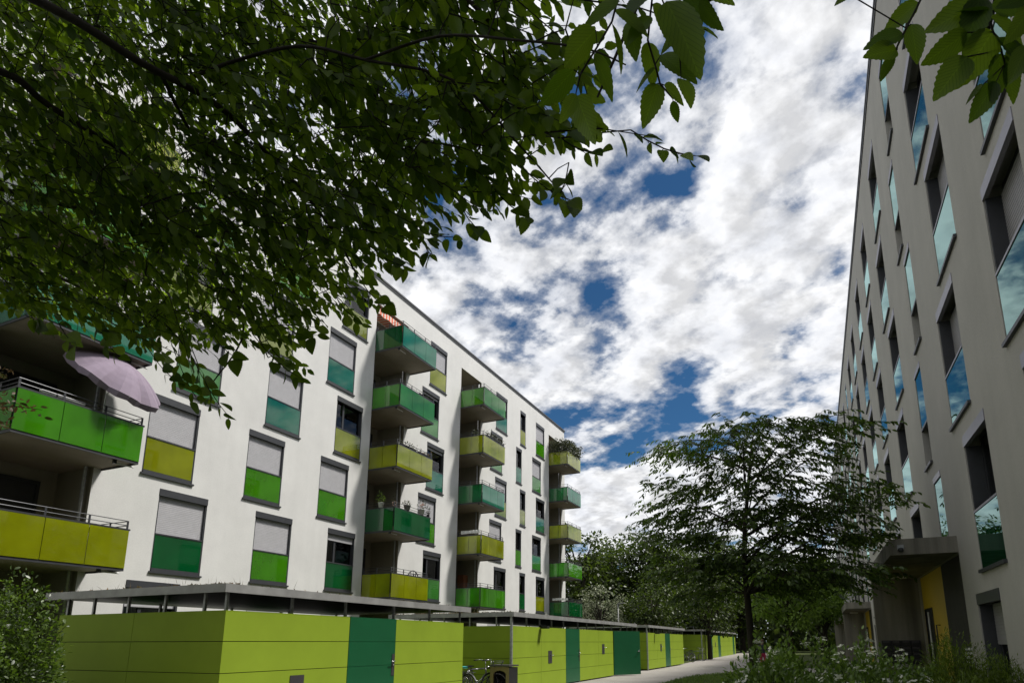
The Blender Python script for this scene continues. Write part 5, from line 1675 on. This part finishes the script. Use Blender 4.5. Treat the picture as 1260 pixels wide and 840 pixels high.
# ================================================================== PERSON beyond the bushes
def person(label, base, face):
    T = thing('person', label, 'person', base)
    J = {'pelvis': (0, 0, .93), 'chest': (0, 0, 1.28), 'neck': (0, 0.0, 1.46), 'head': (0, .02, 1.60), 'top': (0, .02, 1.70),
         'ls': (-.18, 0, 1.40), 'le': (-.24, -.03, 1.12), 'lw': (-.20, .12, .90), 'lh': (-.19, .16, .82), 'rs': (.18, 0, 1.40), 're': (.25, -.03, 1.12), 'rw': (.22, .10, .90), 'rh': (.21, .14, .82),
         'lp': (-.09, 0, .90), 'lk': (-.10, .06, .50), 'la': (-.10, -.06, .09), 'lt': (-.10, .10, .04), 'rp': (.09, 0, .90), 'rk': (.10, -.01, .50), 'ra': (.10, -.14, .10), 'rt': (.10, .02, .04)}
    Rr = {'pelvis': .15, 'chest': .155, 'neck': .055, 'head': .095, 'top': .07, 'ls': .065, 'le': .045, 'lw': .032, 'lh': .036, 'rs': .065, 're': .045, 'rw': .032, 'rh': .036,
          'lp': .09, 'lk': .058, 'la': .042, 'lt': .035, 'rp': .09, 'rk': .058, 'ra': .042, 'rt': .035}
    ed = [('pelvis', 'chest'), ('chest', 'neck'), ('neck', 'head'), ('head', 'top'), ('chest', 'ls'), ('ls', 'le'), ('le', 'lw'), ('lw', 'lh'), ('chest', 'rs'), ('rs', 're'), ('re', 'rw'), ('rw', 'rh'),
          ('pelvis', 'lp'), ('lp', 'lk'), ('lk', 'la'), ('la', 'lt'), ('pelvis', 'rp'), ('rp', 'rk'), ('rk', 'ra'), ('ra', 'rt')]
    ks = list(J)
    me = bpy.data.meshes.new('body'); me.from_pydata([J[k_] for k_ in ks], [(ks.index(a), ks.index(b)) for a, b in ed], [])
    o = bpy.data.objects.new('body_base', me); COL.objects.link(o)
    o.modifiers.new('skin', 'SKIN')
    sv = me.skin_vertices[0].data
    for i, k_ in enumerate(ks):
        sv[i].radius = (Rr[k_], Rr[k_] * (.72 if k_ in ('chest', 'pelvis') else 1)); sv[i].use_root = (k_ == 'pelvis')
    ss = o.modifiers.new('sub', 'SUBSURF'); ss.levels = 2; ss.render_levels = 2
    dg = bpy.context.evaluated_depsgraph_get()
    bm_ = bpy.data.meshes.new_from_object(o.evaluated_get(dg))
    bpy.data.objects.remove(o)
    bm_.materials.clear()
    for m_ in (M['skin'], M['dark_cloth'], M['pink_cloth']): bm_.materials.append(m_)
    for p in bm_.polygons:
        z = p.center.z; p.use_smooth = True
        p.material_index = 0 if (z > 1.47 or (z < .92 and abs(p.center.x) > .15 and p.center.y > .05)) else (1 if z > .98 or z < .55 else 2)
    b = bpy.data.objects.new('body', bm_); link(b, T)
    w = Vector(base)
    def P_(nm, mb, mat, sm=True):
        mb.v = [(a + w.x, c + w.y, d + w.z) for a, c, d in mb.v]; return part(nm, mb, mat, T, sm)
    P_('hair', MB().lathe([(.098, 0), (.112, .05), (.105, .10), (.07, .145), (.01, .165)], (0, -.005, 1.58), 14), M['hair'])
    fc = MB()
    for s_ in (-1, 1): fc.lathe([(.004, -.008), (.011, 0), (.004, .008)], (s_ * .032, .108, 1.60), 8)
    P_('eye', fc, M['black'])
    P_('nose', MB().tube([(0, .10, 1.595), (0, .135, 1.565)], [.008, .016], 6), M['skin'])
    P_('mouth', MB().box(-.025, .025, .104, .112, 1.53, 1.538), M['pink_cloth'])
    T.rotation_euler = (0, 0, face)
person('distant walker in dark top and crimson skirt behind the white flowering bushes', (-2.75, 35.5, gz(35) ), math.radians(200))

# ================================================================== SKY, SUN
SUN = Vector((.45, .30, .84)).normalized()
elev = math.asin(SUN.z); azim = math.atan2(SUN.x, SUN.y)
w = bpy.data.worlds.new('World'); SC.world = w; w.use_nodes = True
k = NT(w); k.n.clear()
out = k.new('ShaderNodeOutputWorld'); bg = k.new('ShaderNodeBackground'); bg.inputs['Strength'].default_value = 0.10
sky = k.new('ShaderNodeTexSky'); sky.sky_type = 'NISHITA'; sky.sun_disc = False
sky.sun_elevation = elev; sky.sun_rotation = azim; sky.altitude = 200; sky.air_density = 1.0; sky.dust_density = 0.3; sky.ozone_density = 2.5
gm = k.new('ShaderNodeMixRGB', blend_type='MULTIPLY'); gm.inputs['Fac'].default_value = 1.0
gm.inputs['Color2'].default_value = (0.24, 0.47, 0.62, 1)
k.link(sky.outputs[0], gm.inputs['Color1'])
tc = k.new('ShaderNodeTexCoord'); sp = k.new('ShaderNodeSeparateXYZ'); k.link(tc.outputs['Generated'], sp.inputs[0])
mxz = k.new('ShaderNodeMath', operation='MAXIMUM'); k.link(sp.outputs['Z'], mxz.inputs[0]); mxz.inputs[1].default_value = 0.0
adz = k.new('ShaderNodeMath', operation='ADD'); k.link(mxz.outputs[0], adz.inputs[0]); adz.inputs[1].default_value = 0.28
dx = k.new('ShaderNodeMath', operation='DIVIDE'); k.link(sp.outputs['X'], dx.inputs[0]); k.link(adz.outputs[0], dx.inputs[1])
dy = k.new('ShaderNodeMath', operation='DIVIDE'); k.link(sp.outputs['Y'], dy.inputs[0]); k.link(adz.outputs[0], dy.inputs[1])
cb = k.new('ShaderNodeCombineXYZ'); k.link(dx.outputs[0], cb.inputs[0]); k.link(dy.outputs[0], cb.inputs[1])
def nz(scale, detail, rough, off, dist=0.0):
    mp = k.new('ShaderNodeMapping'); mp.inputs['Location'].default_value = off; k.link(cb.outputs[0], mp.inputs['Vector'])
    mp.inputs['Rotation'].default_value = (0, 0, math.radians(25)); mp.inputs['Scale'].default_value = (1.0, 1.1, 1.0)
    n = k.new('ShaderNodeTexNoise'); n.inputs['Scale'].default_value = scale; n.inputs['Detail'].default_value = detail; n.inputs['Roughness'].default_value = rough
    n.inputs['Distortion'].default_value = dist
    k.link(mp.outputs[0], n.inputs['Vector']); return n.outputs['Fac']
n1 = nz(7.6, 12.0, 0.57, (3.1, 1.7, 0), 0.05)
n1b = nz(7.6, 5.0, 0.5, (3.1 - .024, 1.7 - .016, 0), 0.05)
n2 = nz(1.7, 3.0, 0.5, (8.2, 4.4, 0))
sm = k.new('ShaderNodeMath', operation='MULTIPLY_ADD'); k.link(n2, sm.inputs[0]); sm.inputs[1].default_value = 0.72; k.link(n1, sm.inputs[2])
bandc = ramp(k, sp.outputs['Z'], [(0.25, (0, 0, 0)), (0.325, (1, 1, 1)), (0.36, (1, 1, 1)), (0.43, (0, 0, 0))])
smb = k.new('ShaderNodeMath', operation='MULTIPLY_ADD'); k.link(bandc, smb.inputs[0]); smb.inputs[1].default_value = -0.11; k.link(sm.outputs[0], smb.inputs[2])
sm = smb
cov = ramp(k, sm.outputs[0], [(0.65, (0, 0, 0)), (0.72, (.25, .25, .25)), (0.78, (.75, .75, .75)), (0.86, (1, 1, 1))])
n3 = nz(9.0, 7.0, 0.6, (1.3, 9.1, 0))
cc = ramp(k, n3, [(0.3, (7.0, 7.2, 7.7)), (0.6, (9.2, 9.25, 9.4))])
df = k.new('ShaderNodeMath', operation='SUBTRACT'); k.link(n1, df.inputs[0]); k.link(n1b, df.inputs[1])
sh = k.new('ShaderNodeMath', operation='MULTIPLY_ADD'); k.link(df.outputs[0], sh.inputs[0]); sh.inputs[1].default_value = 2.2; sh.inputs[2].default_value = 1.0
shc = k.new('ShaderNodeClamp'); k.link(sh.outputs[0], shc.inputs['Value']); shc.inputs['Min'].default_value = .80; shc.inputs['Max'].default_value = 1.15
cm = k.new('ShaderNodeVectorMath', operation='SCALE'); k.link(cc, cm.inputs[0]); k.link(shc.outputs[0], cm.inputs['Scale'])
cc = cm.outputs[0]
mixc = k.new('ShaderNodeMixRGB'); k.link(cov, mixc.inputs['Fac']); k.link(gm.outputs[0], mixc.inputs['Color1']); k.link(cc, mixc.inputs['Color2'])
k.link(mixc.outputs[0], bg.inputs['Color']); k.link(bg.outputs[0], out.inputs['Surface'])

ld = bpy.data.lights.new('sun', 'SUN'); ld.energy = 4.8; ld.angle = math.radians(8.0); ld.color = (1.0, 0.965, 0.90)
so = bpy.data.objects.new('sun', ld); COL.objects.link(so)
so.rotation_euler = (-SUN).to_track_quat('-Z', 'Y').to_euler()
so.location = (0, 0, 60)

SC.view_settings.view_transform = 'Standard'
SC.view_settings.look = 'None'
SC.view_settings.exposure = 0.0
SC.view_settings.gamma = 1.0
SC.view_settings.use_curve_mapping = False
SC.cycles.max_bounces = 8
SC.cycles.transparent_max_bounces = 12
SC.cycles.use_denoising = True

# lift the whole place so that the ground lies at z = 0
for o in list(SC.objects):
    if o.parent is None and o.type != 'LIGHT':
        if o is cam:
            m_ = cam.matrix_world.copy(); m_.translation.z += E; cam.matrix_world = m_
        else:
            o.location.z += E
